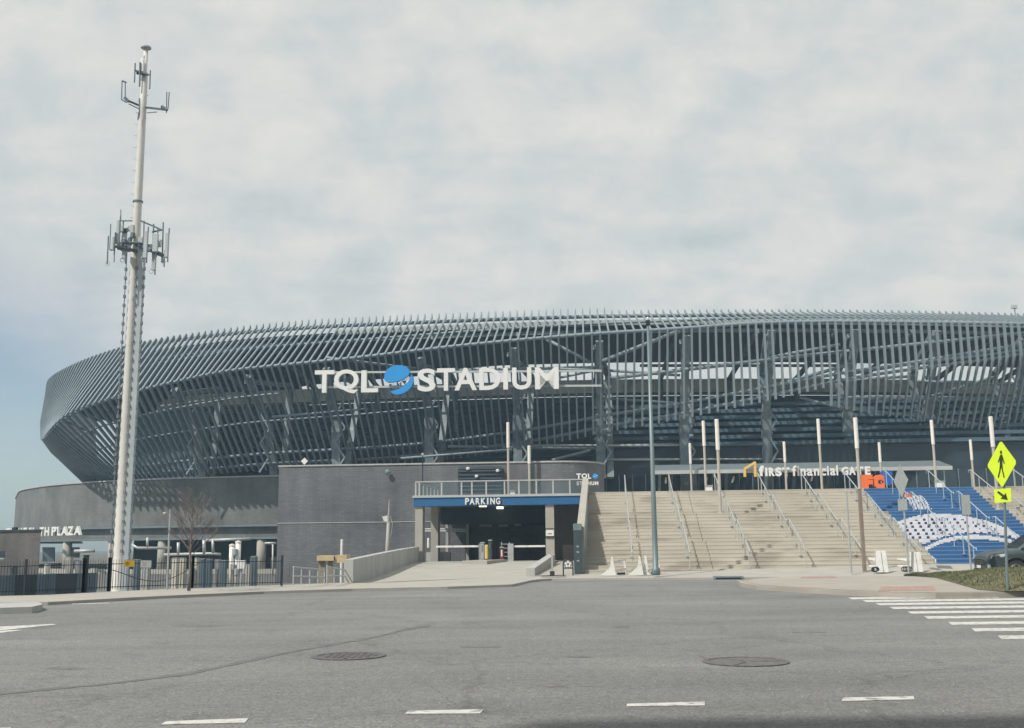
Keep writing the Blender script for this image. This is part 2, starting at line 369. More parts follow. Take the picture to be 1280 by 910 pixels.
# letters: outline of one glyph fitted to the rectangle (x0..x1, y0..y1) of a plane
_glyph = {}
def glyph(ch, bold):
    k = (ch, bold)
    if k in _glyph: return _glyph[k]
    cu_ = bpy.data.curves.new('glyph', 'FONT'); cu_.body = ch; cu_.offset = bold; cu_.extrude = 0.5; cu_.resolution_u = 4
    ob = bpy.data.objects.new('glyph', cu_); C.objects.link(ob)
    dg = bpy.context.evaluated_depsgraph_get(); me = ob.evaluated_get(dg).to_mesh()
    vs = [v.co.copy() for v in me.vertices]; fs = [tuple(p.vertices) for p in me.polygons]
    ob.evaluated_get(dg).to_mesh_clear(); bpy.data.objects.remove(ob); bpy.data.curves.remove(cu_)
    x0 = min(v.x for v in vs); x1 = max(v.x for v in vs); y0 = min(v.y for v in vs); y1 = max(v.y for v in vs)
    vs = [((v.x-x0)/(x1-x0), (v.y-y0)/(y1-y0), v.z+0.5) for v in vs]
    _glyph[k] = (vs, fs); return _glyph[k]
def letter(ch, fr, x0, x1, z0, z1, depth, material, parent, bold=0.02, name='letter'):
    vs, fs = glyph(ch, bold); mb = MB()
    mb.add([fr(x0+(x1-x0)*a, -depth*c, z0+(z1-z0)*b) for a, b, c in vs], fs)
    return mb.build(name, material, parent)

# site frame: u to the right along the stairs, v away from the street
AA = rad(5.1)
UR = Vector((math.cos(AA), -math.sin(AA), 0)); VD = Vector((math.sin(AA), math.cos(AA), 0))
O0 = P(731, 716, 44.5); O0.z = 0
def L(u, v, z=0.0): return O0+UR*u+VD*v+Vector((0, 0, z))
def uv_of(p): q = Vector(p)-O0; return q.dot(UR), q.dot(VD)
def U_at(px, v, py=650):          # u whose point at depth v falls on photo column px
    d = ray(px, py); e = Vector((0, 0, CH)); k = ((O0-e).dot(VD)+v)/d.dot(VD); return (e+d*k-O0).dot(UR)
def Z_at(px, py, v):
    d = ray(px, py); e = Vector((0, 0, CH)); k = ((O0-e).dot(VD)+v)/d.dot(VD); return (e+d*k).z
DECK = 4.10; VTOP = 12.4

# ---------------------------------------------------------------- ground, road, pavements
def sheet(name, pts, z, material, th=0.0, skirt=True):
    mb = MB(); n = len(pts); top = [Vector((p[0], p[1], z if len(p) < 3 else p[2])) for p in pts]
    if th:
        mb.add(top+[Vector((p.x, p.y, z-th)) for p in top], [tuple(range(n))]+[(i, n+i, n+(i+1) % n, (i+1) % n) for i in range(n)])
    else: mb.add(top, [tuple(range(n))])
    return struct(mb.build(name, material))
sheet('ground', [(-640, -200), (640, -200), (640, 800), (-640, 800)], -1.0, 'soil')
front = [(-400, 778), (-150, 764), (0, 757.5), (60, 756.5), (120, 753), (200, 748.5), (330, 742.5), (440, 739), (560, 736.5), (640, 733.5), (664, 728), (676, 726.5)]
fr_w = [G(a, b, 0) for a, b in front]
fr_w += [L(u, -3.6, 0) for u in (-1.2, 3, 8, 14, 20, 30, 60, 140)]
road = [(-200, -80, 0), (240, -80, 0), (240, fr_w[-1].y, 0)] + [(p.x, p.y, 0) for p in reversed(fr_w)] + [(-200, fr_w[0].y-12, 0)]
mb = MB(); nn_ = len(road); mb.add([Vector(p) for p in road], [tuple(range(nn_))]); struct(mb.build('road', 'asphalt'))

# pavement: strip between its kerb line and its back line, rising gently to the right
def pave_z(p):
    u, v = uv_of(p); k = max(0.0, min(1.0, (v+3.6)/3.8)); return 0.13 + k*max(0.0, min(0.30, 0.022*(u+0.5)))
back = [G(a, b, 0.13) for a, b in [(-400, 764), (-150, 752), (0, 745), (60, 743.5), (120, 740.5), (200, 736.5), (330, 732), (440, 728.0)]]
back += [L(U_at(560, 1.5), 1.5), L(U_at(640, 1.5), 1.5), L(U_at(664, 1.5), 1.5), L(U_at(676, 1.5), 1.5)]
back += [L(u, 0.2) for u in (-1.2, 3, 8, 14, 20, 30, 60, 140)]
mb = MB(); kb = MB()
def knorm(i):
    a = fr_w[max(0, i-1)]; b = fr_w[min(len(fr_w)-1, i+1)]; t = (b-a).normalized(); return Vector((-t.y, t.x, 0))*0.18
for i in range(len(fr_w)-1):
    a, b, c, d = fr_w[i], fr_w[i+1], back[i+1], back[i]
    za, zb, zc, zd = pave_z(a)-.055, pave_z(b)-.055, pave_z(c), pave_z(d)
    na, nb = knorm(i), knorm(i+1)
    mb.add([(a.x+na.x, a.y+na.y, za), (b.x+nb.x, b.y+nb.y, zb), (c.x, c.y, zc), (d.x, d.y, zd)], [(0, 1, 2, 3)])
    A = [Vector((a.x, a.y, -0.1)), Vector((b.x, b.y, -0.1)), Vector((b.x+nb.x, b.y+nb.y, -0.1)), Vector((a.x+na.x, a.y+na.y, -0.1))]
    kb.hexa(A, [Vector((q.x, q.y, z+0.004)) for q, z in zip(A, (za, zb, zb, za))])
    mb.add([(d.x, d.y, zd), (c.x, c.y, zc), (c.x, c.y, -1.1), (d.x, d.y, -1.1)], [(0, 3, 2, 1)])
struct(mb.build('pavement', 'concrete_pale')); struct(kb.build('kerb', 'concrete_pale'))
# pavement joints, recessed look: thin dark saw cuts as real grooves are under a pixel, only the bolder ones
# left traffic island nose
isl = [G(a, b, 0) for a, b in [(-300, 775), (0, 768), (40, 766.5), (53, 763), (48, 760), (0, 761.5), (-300, 768)]]
mb = MB(); mb.prism([Vector((p.x, p.y, 0.14)) for p in isl], (0, 0, -0.14)); struct(mb.build('traffic_island', 'wall_concrete'))
# right corner island: kerb + paving
of = [(921, 729.5), (926, 733.5), (945, 737), (1000, 741), (1060, 744.5), (1110, 747), (1170, 748), (1215, 747.5), (1280, 746), (1700, 741)]
ob = [(1700, 716), (1290, 719.5), (1180, 720), (1100, 719.5), (1000, 720.0), (950, 722.5), (930, 726)]
ofw = [G(a, b, 0.0) for a, b in of]; obw = [G(a, b, 0.13) for a, b in ob]
pts = [Vector((p.x, p.y, 0)) for p in ofw+obw]
cen = sum(pts, Vector())/len(pts)
kb = MB(); kb.prism([p+Vector((0, 0, 0.125)) for p in pts], (0, 0, -0.2)); struct(kb.build('kerb', 'concrete'))
ins = []
for i, p in enumerate(pts):
    a = pts[i-1]; b = pts[(i+1) % len(pts)]; t = (b-a).normalized(); ins.append(p+Vector((-t.y, t.x, 0))*0.20)
mb = MB(); mb.add([Vector((p.x, p.y, 0.131)) for p in ins], [tuple(range(len(ins)))]); struct(mb.build('corner_pavement', 'concrete'))
# tactile plates
def tactile(a, b, y0, y1, label):
    q = [G(a, y1, 0.137), G(b, y1-0.6, 0.137), G(b-4, y0-0.6, 0.137), G(a+3, y0, 0.137)]
    t = thing('tactile_plate', q[0], label, 'tactile paving')
    m1 = MB(); m1.prism(q, (0, 0, -0.003)); m1.build('plate', 'red_plate', t)
    m2 = MB(); nx, ny = 22, 5
    for i in range(nx):
        for j in range(ny):
            s_, t_ = (i+.5)/nx, (j+.5)/ny
            p = (q[0]*(1-s_)+q[1]*s_)*(1-t_)+(q[3]*(1-s_)+q[2]*s_)*t_
            m2.lathe(p, [(0.03, 0), (0.02, 0.008)], 6)
    stuff(m2.build('stud', 'red_plate', t))
tactile(1098, 1170, 733.2, 738.4, 'worn red tactile plate set in the near kerb of the corner pavement')
tactile(1000, 1046, 720.6, 722.6, 'thin red tactile strip at the back of the corner pavement')
p = G(895, 722.5, 0.0)

# grass mound on the island
grd = [(1136, 719.5), (1170, 722), (1195, 729), (1222, 736.8), (1255, 739.3), (1290, 739)]
def mound_h(s_, t_): return 0.13 + 0.42*math.sin(math.pi*min(1, max(0, t_)))**0.6*min(1, s_*3.0) if t_ < 1 else 0.13
Fp = [G(a, b, 0.14) for a, b in grd]+[G(1500, 736, 0.14), G(1700, 733, 0.14)]
Bp = [G(1130, 719.8, 0.14), G(1160, 720.2, 0.14), G(1195, 720.3, 0.14), G(1222, 720.3, 0.14), G(1255, 720.3, 0.14), G(1290, 720.3, 0.14), G(1500, 718.6, 0.14), G(1700, 717.4, 0.14)]
def gpt(i, t):
    k = min(int(i), 6); f = i-k; a = Fp[k].lerp(Fp[k+1], f); b = Bp[k].lerp(Bp[k+1], f); q = a.lerp(b, t)
    h = 0.0
    if 0 < t < 1: h = 0.40*math.sin(math.pi*t)**0.6*min(1, i/4.0) + 0.03*math.sin(q.x*3.1)*math.sin(q.y*2.3)*math.sin(math.pi*t)
    return Vector((q.x, q.y, 0.145+max(0, h)))
mb = MB(); NX, NY = 42, 14
vs = [gpt(7*i/NX, j/NY) for i in range(NX+1) for j in range(NY+1)]
mb.add(vs, [(i*(NY+1)+j, (i+1)*(NY+1)+j, (i+1)*(NY+1)+j+1, i*(NY+1)+j+1) for i in range(NX) for j in range(NY)])
struct(mb.build('grass_verge', 'turf', smooth=True))
mb = MB()
for _ in range(15000):
    p = gpt(random.random()**1.2*6.0, random.random()); h = random.uniform(0.02, 0.075)
    a = random.uniform(0, 6.28); w = 0.012; dx, dy = math.cos(a)*w, math.sin(a)*w
    mb.add([p+Vector((-dx, -dy, -0.01)), p+Vector((dx, dy, -0.01)), p+Vector((random.uniform(-.04, .04), random.uniform(-.04, .04), h))], [(0, 1, 2)])
o = tag(stuff(mb.build('grass', 'blade')), 'short patchy grass on the verge under the yellow crossing sign', 'grass')

# ---------------------------------------------------------------- road markings and covers
def mark(name, px4, z, material, kind=True):
    q = [G(a, b, z) for a, b in px4]; m_ = MB(); m_.prism(q, (0, 0, -0.002)); o = m_.build(name, material); return struct(o)
for q in ([(201, 905.5), (207, 901.5), (311, 897.5), (306, 903)], [(506, 892), (511, 888), (605, 886.5), (600, 891.5)],
          [(783, 882.5), (784, 879.5), (881, 877), (881, 881.5)], [(1052, 876), (1054, 872), (1142, 870), (1143, 874)],
          [(1305, 868), (1309, 864.5), (1395, 862), (1396, 866)], [(-95, 919), (-85, 914), (14, 909), (8, 914)]):
    mark('lane_dash', q, 0.005, 'road_paint')
cw = [(1065, 747.5), (1081, 750.5), (1097, 754.7), (1115, 759.5), (1136, 765.3), (1160, 771.7), (1190, 778.6), (1220, 786.8), (1253, 796.5), (1290, 807)]
cw = [(1065, 748.0, 1249), (1083, 751.3, 0), (1099, 755.2, 0), (1117, 760, 0), (1139, 765.6, 0), (1160, 771.8, 0), (1190, 779.2, 0), (1219, 787.2, 0), (1252, 796.6, 0)]
for (x, y, xe) in cw:
    k = (y-676)/130.0; h = 1.1+4.3*k*k*0.85
    x1 = xe or 1420
    sl_ = -0.010*(x1-x) - (x1-x)*0.002
    q = [G(x, y+h/2, 0.005), G(x1, y+h/2+sl_, 0.005), G(x1-4, y-h/2+sl_, 0.005), G(x-5, y-h/2, 0.005)]
    m_ = MB(); m_.prism(q, (0, 0, -0.002)); struct(m_.build('crosswalk_stripe', 'road_paint'))
mark('lane_arrow', [(-60, 791), (0, 788.0), (70, 780.6), (66, 779.8), (0, 783.2), (-60, 786)], 0.005, 'road_paint')
mark('lane_arrow', [(-20, 793.5), (28, 787.6), (20, 787.2), (-20, 789.5)], 0.005, 'road_paint')
mark('lane_line', [(90, 755.4), (136, 754.0), (136, 753.4), (90, 754.6)], 0.005, 'road_paint')

def manhole(px, py, R, label, cover='cast_iron', cracked=False):
    c = G(px, py, 0.0); t = thing('manhole_cover', c, label, 'manhole cover')
    m1 = MB(); n = 28
    rg = lambda r, z: [c+Vector((r*math.cos(2*math.pi*i/n), r*math.sin(2*math.pi*i/n), z)) for i in range(n)]
    a, b, d, e = rg(R+0.05, 0.004), rg(R+0.05, 0.012), rg(R-0.03, 0.012), rg(R-0.03, -0.01)
    m1.add(a+b+d+e, [(k*n+i, k*n+(i+1) % n, (k+1)*n+(i+1) % n, (k+1)*n+i) for k in range(3) for i in range(n)]); m1.build('frame', 'cast_iron', t)
    m2 = MB(); m2.lathe(c, [(R-0.035, -0.02), (R-0.035, 0.008)], n)
    m2.build('lid', cover, t)
    if not cracked:
        m3 = MB()
        for i in range(-4, 5):
            for j in range(-4, 5):
                x, y = i*0.085, j*0.085
                if x*x+y*y < (R-0.08)**2 and (i or j): m3.box(c.x+x-.025, c.x+x+.025, c.y+y-.025, c.y+y+.025, 0.008, 0.015)
        stuff(m3.build('tread', 'cast_iron', t))
    else:
        m3 = MB()
        for k in range(3): m3.bar(c+Vector((math.cos(k*2.1)*R*.85, math.sin(k*2.1)*R*.85, 0.01)), c+Vector((math.cos(k*2.1)*.06, math.sin(k*2.1)*.06, 0.01)), 0.05, 0.008)
        m3.build('rib', 'asphalt_patch', t)
manhole(436, 820.5, 0.43, 'round ribbed manhole cover in the road left of centre')
manhole(932, 827.5, 0.46, 'round worn manhole cover with broken patches, right of centre in the road', 'asphalt_patch', True)
def patch(pts, z=0.003, m='asphalt_patch'):
    q = [G(a, b, z) for a, b in pts]; m_ = MB(); m_.prism(q, (0, 0, -0.002)); return struct(m_.build('road_patch', m))
patch([(764, 783.6), (772, 784.4), (787, 784.0), (786, 782.2), (770, 782.2)])
patch([(708, 821.0), (724, 822.3), (737, 821.4), (733, 819.6), (712, 819.8)])
patch([(871, 818.5), (876, 821.5), (882, 822.3), (880, 820.4)])
# tar sealed joint crossing the road on the left
tb0_ = [(-40, 871, 2.4), (0, 867.5, 2.4), (60, 861.5, 2.4), (120, 856, 2.4), (180, 849, 2.8), (240, 841, 3.6), (300, 828, 3.2), (360, 815, 2.6), (420, 804.5, 2.4), (470, 796, 2.2), (500, 788, 2.4), (525, 783.2, 3.0), (542, 781.8, 2.0)]
tb = []
for (a0, b0, w0), (a1, b1, w1) in zip(tb0_, tb0_[1:]):
    for k in range(5): tb.append((a0+(a1-a0)*k/5, b0+(b1-b0)*k/5, (w0+(w1-w0)*k/5)*random.uniform(.6, 1.15)))
mb = MB()
up_ = [G(a, b-w/2+random.uniform(-.7, .7), 0.0035) for a, b, w in tb]; dn = [G(a, b+w/2+random.uniform(-.3, .3), 0.0035) for a, b, w in tb]
m = len(tb); mb.add(up_+dn, [(i, m+i, m+i+1, i+1) for i in range(m-1)])
mat('road_worn', (0.150, 0.150, 0.148), 0.8, 0, 0.30, 5.0, bump=0.3, bscale=60)
mat('tar', (0.135, 0.136, 0.138), 0.8, 0, 0.25, 3.0)
struct(mb.build('tar_seam', 'tar'))
rr_ = random.Random(11)
for (px0, py0, w_, h_) in [(600, 808, 60, 4), (1010, 790, 50, 3.2), (250, 782, 70, 3), (690, 857, 40, 4), (1120, 845, 34, 3.4), (80, 835, 60, 4)]:
    n_ = 14; pts_ = []
    for k in range(n_):
        a_ = 2*math.pi*k/n_; q_ = rr_.uniform(.65, 1.05); pts_.append(G(px0+w_/2*q_*math.cos(a_), py0-h_/2*q_*math.sin(a_), 0.0032))
    m_ = MB(); m_.prism(pts_, (0, 0, -0.002)); struct(m_.build('oil_stain', 'road_worn'))
m_ = MB()
for _ in range(150):
    c_ = G(rr_.uniform(-40, 1320), rr_.uniform(752, 908), 0.0); q_ = rr_.uniform(.004, .010); m_.lathe(c_, [(q_, -.002), (q_*.8, q_*.7), (q_*.2, q_)], 5)
stuff(tag(m_.build('road_grit', 'wall_concrete'), 'scattered pale grit and small stones on the road', 'grit'))
m_ = MB()
for (x0, y0, x1, y1) in [(640, 860, 1010, 852), (520, 842, 600, 905), (300, 905, 640, 880)]:
    pts_ = [G(x0+(x1-x0)*k/24+rr_.uniform(-3, 3), y0+(y1-y0)*k/24+rr_.uniform(-.8, .8), .0034) for k in range(25)]
    up2 = [p+Vector((rr_.uniform(-.003, .003), rr_.uniform(.003, .010), 0)) for p in pts_]
    m_.add(pts_+up2, [(k, k+1, 26+k, 25+k) for k in range(24)])
struct(stuff(m_.build('road_crack', 'tar')))
# drain inlet and dark plates at the far kerb
t = thing('storm_drain', L(U_at(900, -3.3), -3.3, 0.1), 'blue grey storm drain inlet in the far kerb before the stairs', 'drain')
m_ = MB(); a = U_at(889, -3.62); b = U_at(926, -3.62); m_.box(a, b, -3.64, -3.30, 0.02, 0.125, L); m_.build('hood', 'tube_steel', t)
m_ = MB(); m_.box(a+.08, b-.08, -3.66, -3.63, 0.02, 0.075, L); m_.build('opening', 'iron_black', t)

# ---------------------------------------------------------------- stadium shell
st = thing('stadium', (20, 100, 4.1), 'large oval stadium wrapped in slanting blue grey steel fins', 'stadium')
ttab = [(54, 484), (61, 470), (75, 464), (100, 451), (150, 434), (200, 422.5), (300, 411), (400, 403.5), (540, 397.5), (640, 393.5), (760, 390), (900, 389), (1020, 389), (1150, 390.5), (1280, 394), (1420, 400), (1560, 408)]
ZT = 20.8
ztab = [(54, 18.2), (61, 18.35), (75, 18.6), (100, 19.0), (150, 19.7), (200, 20.2), (300, 20.7), (400, 20.8)]    # the rim dips towards the far corner
cv = [Vector((-50, 190, 0)), Vector((-52, 165, 0)), Vector((-52.5, 142, 0)), Vector((-51.5, 124, 0)), Vector((-50, 115, 0))]+[G(a, b, interp(ztab, a)) for a, b in ttab]
for p in cv: p.z = 0
def resample(pts, step):
    d = [0]
    for a, b in zip(pts, pts[1:]): d.append(d[-1]+(b-a).length)
    n = int(d[-1]/step); out = []; j = 0
    for i in range(n+1):
        s_ = i*step
        while j < len(pts)-2 and d[j+1] < s_: j += 1
        out.append(pts[j].lerp(pts[j+1], (s_-d[j])/(d[j+1]-d[j])))
    return out
cv = resample(cv, 1.0)
for _ in range(14): cv = [cv[0]]+[(cv[i-1]+cv[i]*2+cv[i+1])/4 for i in range(1, len(cv)-1)]+[cv[-1]]
SP = 0.625
cv = resample(cv, SP); NC = len(cv)
tan = [(cv[min(i+1, NC-1)]-cv[max(i-1, 0)]).normalized() for i in range(NC)]
nor = [Vector((t.y, -t.x, 0)) for t in tan]
pxT = [proj((p.x, p.y, ZT-1))[0] for p in cv]
sil = min(range(NC), key=lambda i: pxT[i])
def smooth(a, k=6):
    for _ in range(k): a = [a[0]]+[(a[i-1]+2*a[i]+a[i+1])/4 for i in range(1, len(a)-1)]+[a[-1]]
    return a
rtab = [(51, 549), (87, 514.5), (119, 503), (177, 485.5), (277, 463), (359, 455), (450, 446), (558, 433), (650, 424), (743, 416.5), (852, 410), (939, 403.5), (1000, 401.5), (1063, 401), (1280, 404), (1500, 410)]
btab = [(60, 596), (103, 603), (150, 600), (200, 597), (250, 594), (345, 587), (450, 583), (540, 577), (600, 569), (650, 562), (685, 556), (760, 539), (842, 526), (929, 507), (961, 501), (1010, 489), (1063, 477), (1141, 465), (1189, 458), (1238, 452), (1280, 444), (1500, 405)]
ltab = [(985, 498), (1020, 503), (1068, 515), (1155, 527), (1228, 540), (1280, 547), (1500, 580)]
TZ = smooth([18.2 if i <= sil else interp(ztab, pxT[i]) for i in range(NC)], 12)
offR = smooth([0.0 if i <= sil else interp([(40, 0.0), (58, 0.5), (125, 4.6), (300, 6.0)], pxT[i]) for i in range(NC)], 10)
offB = smooth([-4.2 if i <= sil else interp([(40, -4.2), (55, -4.0), (130, -2.5), (250, -2.0), (550, -0.8), (750, 2.5), (900, 6.0)], pxT[i]) for i in range(NC)], 10)
def zline(off, tab, hold):
    out = []
    for i in range(NC):
        q = cv[i]+nor[i]*off[i]; x = proj((q.x, q.y, 15))[0]; out.append(z_on(q.x, q.y, interp(tab, x)))
    # hidden side of the corner keeps the value of the outermost visible fin
    k = sil+2
    for i in range(k): out[i] = out[k]
    return smooth(out, 8)
zR = zline(offR, rtab, 0); zB = zline(offB, btab, 0)
offL = [max(2.4, offB[i]-interp([(985, 0), (1155, 2.6), (1280, 3.4), (1500, 4)], pxT[i])) for i in range(NC)]
zL = zline(offL, ltab, 0)
def at_c(i, off, z): q = cv[i]+nor[i]*off; return Vector((q.x, q.y, z))
def idx_px(px): return min(range(sil, NC), key=lambda i: abs(pxT[i]-px))
i0 = max(0, sil-34); nf = 0
for i in range(i0, NC):
    if nf >= 292: break
    lf = max(0, min(1, (380-pxT[i])/160)); w, d = 0.14+0.015*lf, 0.24+0.16*lf
    tp = (0.42 if pxT[i] < 760 else 0.22)-0.24*lf
    pl = [at_c(i, -0.15, TZ[i]+tp), at_c(i, 0, TZ[i]), at_c(i, offR[i], zR[i]), at_c(i, offB[i], zB[i])]
    if i < sil+26:   # the fold is rounded off at the far corner
        f_ = max(0, min(1, (sil+26-i)/18)); T_, R__, B_ = pl[1], pl[2], pl[3]
        pl = [pl[0], T_, R__.lerp(T_, .30), R__.lerp(R__.lerp(T_, .30).lerp(R__.lerp(B_, .30), .5), .45*f_), R__.lerp(B_, .30), B_]
    if pxT[i] > 1000: pl.append(at_c(i, offL[i], zL[i]))
    vs = []; t_, n_ = tan[i], nor[i]
    for k, p in enumerate(pl):
        ww = w*(0.4 if k == 0 else 1); dd = d*(0.5 if k == 0 else 1)
        vs += [p-t_*ww/2, p+t_*ww/2, p+t_*ww/2-n_*dd, p-t_*ww/2-n_*dd]
    fs = [(3, 2, 1, 0)]
    for k in range(len(pl)-1):
        for j in range(4): fs.append((k*4+j, k*4+(j+1) % 4, k*4+4+(j+1) % 4, k*4+4+j))
    e = (len(pl)-1)*4; fs.append((e, e+1, e+2, e+3))
    MB().add(vs, fs).build('fin', 'fin_steel', st); nf += 1
IE = i0+nf-1
# girts: tubes that carry the fins
def girt(offs, zs, r, a=None, b=None, step=3, name='girt', m='tube_steel'):
    a = i0 if a is None else a; b = IE if b is None else b
    ids = list(range(a, b, step))+[b]
    return MB().path([at_c(i, offs[i], zs[i]) for i in ids], r, 6).build(name, m, st, smooth=True)
add = lambda a, k: [x+k for x in a]
lerpl = lambda a, b, t: [x+(y-x)*t for x, y in zip(a, b)]
T0 = [0.0]*NC
girt(add(T0, -0.45), add(TZ, -0.25), 0.16); girt(add(offR, -0.5), add(zR, 0.05), 0.15)
girt(add(lerpl(T0, offR, .5), -0.5), lerpl(TZ, zR, .5), 0.11)
iA = idx_px(1000)
girt(add(lerpl(offR, offB, .93), -0.45), lerpl(zR, zB, .93), 0.13); girt(add(lerpl(offR, offB, .82), -0.45), lerpl(zR, zB, .82), 0.13)
girt(add(lerpl(offR, offB, .5), -0.45), lerpl(zR, zB, .5), 0.08, a=i0, b=idx_px(560)); girt(add(lerpl(offR, offB, .25), -0.45), lerpl(zR, zB, .25), 0.10, a=i0, b=idx_px(380))
girt(add(lerpl(offB, offL, .9), -0.4), lerpl(zB, zL, .9), 0.14, a=iA, step=2); girt(add(lerpl(offB, offL, .55), -0.4), lerpl(zB, zL, .55), 0.10, a=iA, step=2)
# roof: edge beam, dark soffit
def strip(offa, za, offb, zb, a, b, step=2, th=0.25):
    m_ = MB(); ids = list(range(a, b, step))+[b]; n = len(ids)
    A = [at_c(i, offa[i], za[i]) for i in ids]; B = [at_c(i, offb[i], zb[i]) for i in ids]
    up = Vector((0, 0, th)); vs = A+B+[p+up for p in A]+[p+up for p in B]
    fs = []
    for i in range(n-1):
        fs += [(i, i+1, n+i+1, n+i), (2*n+i, 3*n+i, 3*n+i+1, 2*n+i+1), (i, 2*n+i, 2*n+i+1, i+1), (n+i, n+i+1, 3*n+i+1, 3*n+i)]
    fs += [(0, n, 3*n, 2*n), (n-1, 3*n-1, 4*n-1, 2*n-1)]
    return m_.add(vs, fs)
rin = smooth([-27.0 if i <= sil else interp([(60, -27), (420, -26), (560, -20.5)], pxT[i]) for i in range(NC)], 10)
# soffit split in bays between the columns
cols = [120, 180, 250, 335, 430, 537, 643, 745, 850, 947, 1049, 1147, 1247, 1345]
ci = [idx_px(x) for x in cols]
br_ = [0]+ci+[min(NC-1, IE+6)]
for a, b in zip(br_, br_[1:]):
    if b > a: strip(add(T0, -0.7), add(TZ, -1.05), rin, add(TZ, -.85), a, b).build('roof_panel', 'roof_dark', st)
strip(add(T0, 1.2), add(TZ, -1.35), add(T0, 0.9), add(TZ, -1.35), idx_px(430), IE, th=0.42).build('gutter', 'fascia', st)
strip(add(T0, -1.0), add(TZ, -1.6), add(T0, -1.2), add(TZ, -1.6), i0, IE, th=0.3).build('edge_beam', 'column_steel', st)
# bowl: pale back wall in panels, stepped underside of the seating
for a, b in zip(br_, br_[1:]):
    if b > a:
        s_ = a; 
        while s_ < b:
            e_ = min(b, s_+4)
            strip([-11.0]*NC, [15.35]*NC, [-11.3]*NC, [15.35]*NC, s_, e_, 2, th=1.35+random.uniform(-0.02, 0.02)).build('wall_panel', 'pale_panel', st); s_ = e_
m_ = MB(); 
strip([-10.9]*NC, [15.2]*NC, [-11.5]*NC, [15.2]*NC, 0, NC-1, th=0.22).build('edge_beam', 'column_steel', st)
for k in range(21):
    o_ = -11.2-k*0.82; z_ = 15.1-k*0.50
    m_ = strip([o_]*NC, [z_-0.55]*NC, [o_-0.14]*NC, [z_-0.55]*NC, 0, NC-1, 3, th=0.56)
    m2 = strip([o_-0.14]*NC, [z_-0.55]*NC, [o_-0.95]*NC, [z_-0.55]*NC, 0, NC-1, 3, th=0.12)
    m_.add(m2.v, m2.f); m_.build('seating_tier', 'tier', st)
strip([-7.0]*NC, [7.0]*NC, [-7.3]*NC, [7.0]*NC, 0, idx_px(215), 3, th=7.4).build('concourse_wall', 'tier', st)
# columns and raking members
for i in ci:
    c = MB(); t_ = tan[i]
    if pxT[i] < 225: continue
    zlo = 7.7 if pxT[i] < 400 else (6.7 if pxT[i] < 760 else 4.0)
    zr = zR[i]
    c.bar(at_c(i, 0.3 if zlo < 7 else -2.2, zlo), at_c(i, 0.8 if zlo < 7 else -0.5, 12), 0.5, 0.75, t_); c.bar(at_c(i, 0.8 if zlo < 7 else -0.5, 12), at_c(i, min(offR[i]-0.9, 3.6), zr-0.2), 0.45, 0.6, t_)
    c.build('column', 'column_steel', st)
    c = MB(); q = at_c(i, 0.5 if zlo < 7 else -2.5, zlo)+t_*0.75; e = at_c(i, -3.0, 15.8)+t_*0.9
    c.bar(q, e, 0.40, 0.55, t_); c.bar(e, at_c(i, min(3.2, offR[i]-1.2), zr-0.6)-t_*0.3, 0.40, 0.5, t_)
    c.build('raker', 'column_steel', st)
    zb0, zb1 = max(zlo, 7.5), 15.2; nb = 6; lac = MB()
    for k in range(nb):
        f0, f1 = k/nb, (k+1)/nb; m0 = at_c(i, 0.9, zb0+(zb1-zb0)*f0); m1 = at_c(i, 0.9, zb0+(zb1-zb0)*f1)+t_*0.82
        if k % 2: m0, m1 = m0+t_*0.82, m1-t_*0.82
        lac.bar(m0, m1, 0.10, 0.14, t_)
    stuff(lac.build('lacing', 'tube_steel', st))
    c = MB(); c.bar(at_c(i, -10.8, 16.6), at_c(i, -0.5, TZ[i]-1.6), 0.3, 0.4); c.bar(at_c(i, -10.8, 12), at_c(i, -10.8, 16.8), 0.4, 0.4); c.build('roof_beam', 'column_steel', st)
# long diagonal tubes behind the fins (photo pixel ends, distance)
for (x1, y1, x2, y2, D, r) in [(408, 447, 520, 461, 84.5, .12), (683, 424, 737, 453, 84, .14), (752, 452, 848, 414, 84, .17), (560, 463, 752, 459, 85, .13), (700, 472, 750, 462, 85, .10),
        (760, 473, 1020, 443, 84, .16), (1020, 443, 1285, 416, 85, .15), (934, 491, 1065, 455, 84, .14), (1065, 466, 1285, 430, 84, .18), (760, 463, 850, 469, 86, .12), (760, 498, 848, 504, 86, .10),
        (1060, 497, 1285, 498, 86, .12), (800, 457, 1060, 457, 95, .14), (560, 558, 745, 561, 88, .12), (690, 575, 738, 563, 87, .12), (500, 573, 640, 562, 87, .10), (340, 521, 460, 511, 88, .10), (200, 508, 290, 496, 90, .10), (960, 447, 1050, 431, 84.5, .14),
        (1049, 476, 1145, 470, 85, .12), (1145, 476, 1280, 482, 85.5, .10), (1000, 497, 1060, 512, 85, .12), (1149, 500, 1247, 470, 86, .13), (700, 461, 752, 463, 82.6, .10)]:
    MB().tube(P(x1, y1, D), P(x2, y2, D), r, n=8).build('brace', 'tube_steel', st, smooth=True)
for (x1, x2, y, D) in [(640, 1290, 557, 87.2), (755, 1290, 574.5, 87)]:
    n = 8
    MB().path([P(x1+(x2-x1)*k/n, y-1.2*k/n+(6*(1-k/n) if x1 == 103 else 0), D) for k in range(n+1)], .09, 6).build('safety_rail', 'rail_pale', st, smooth=True)

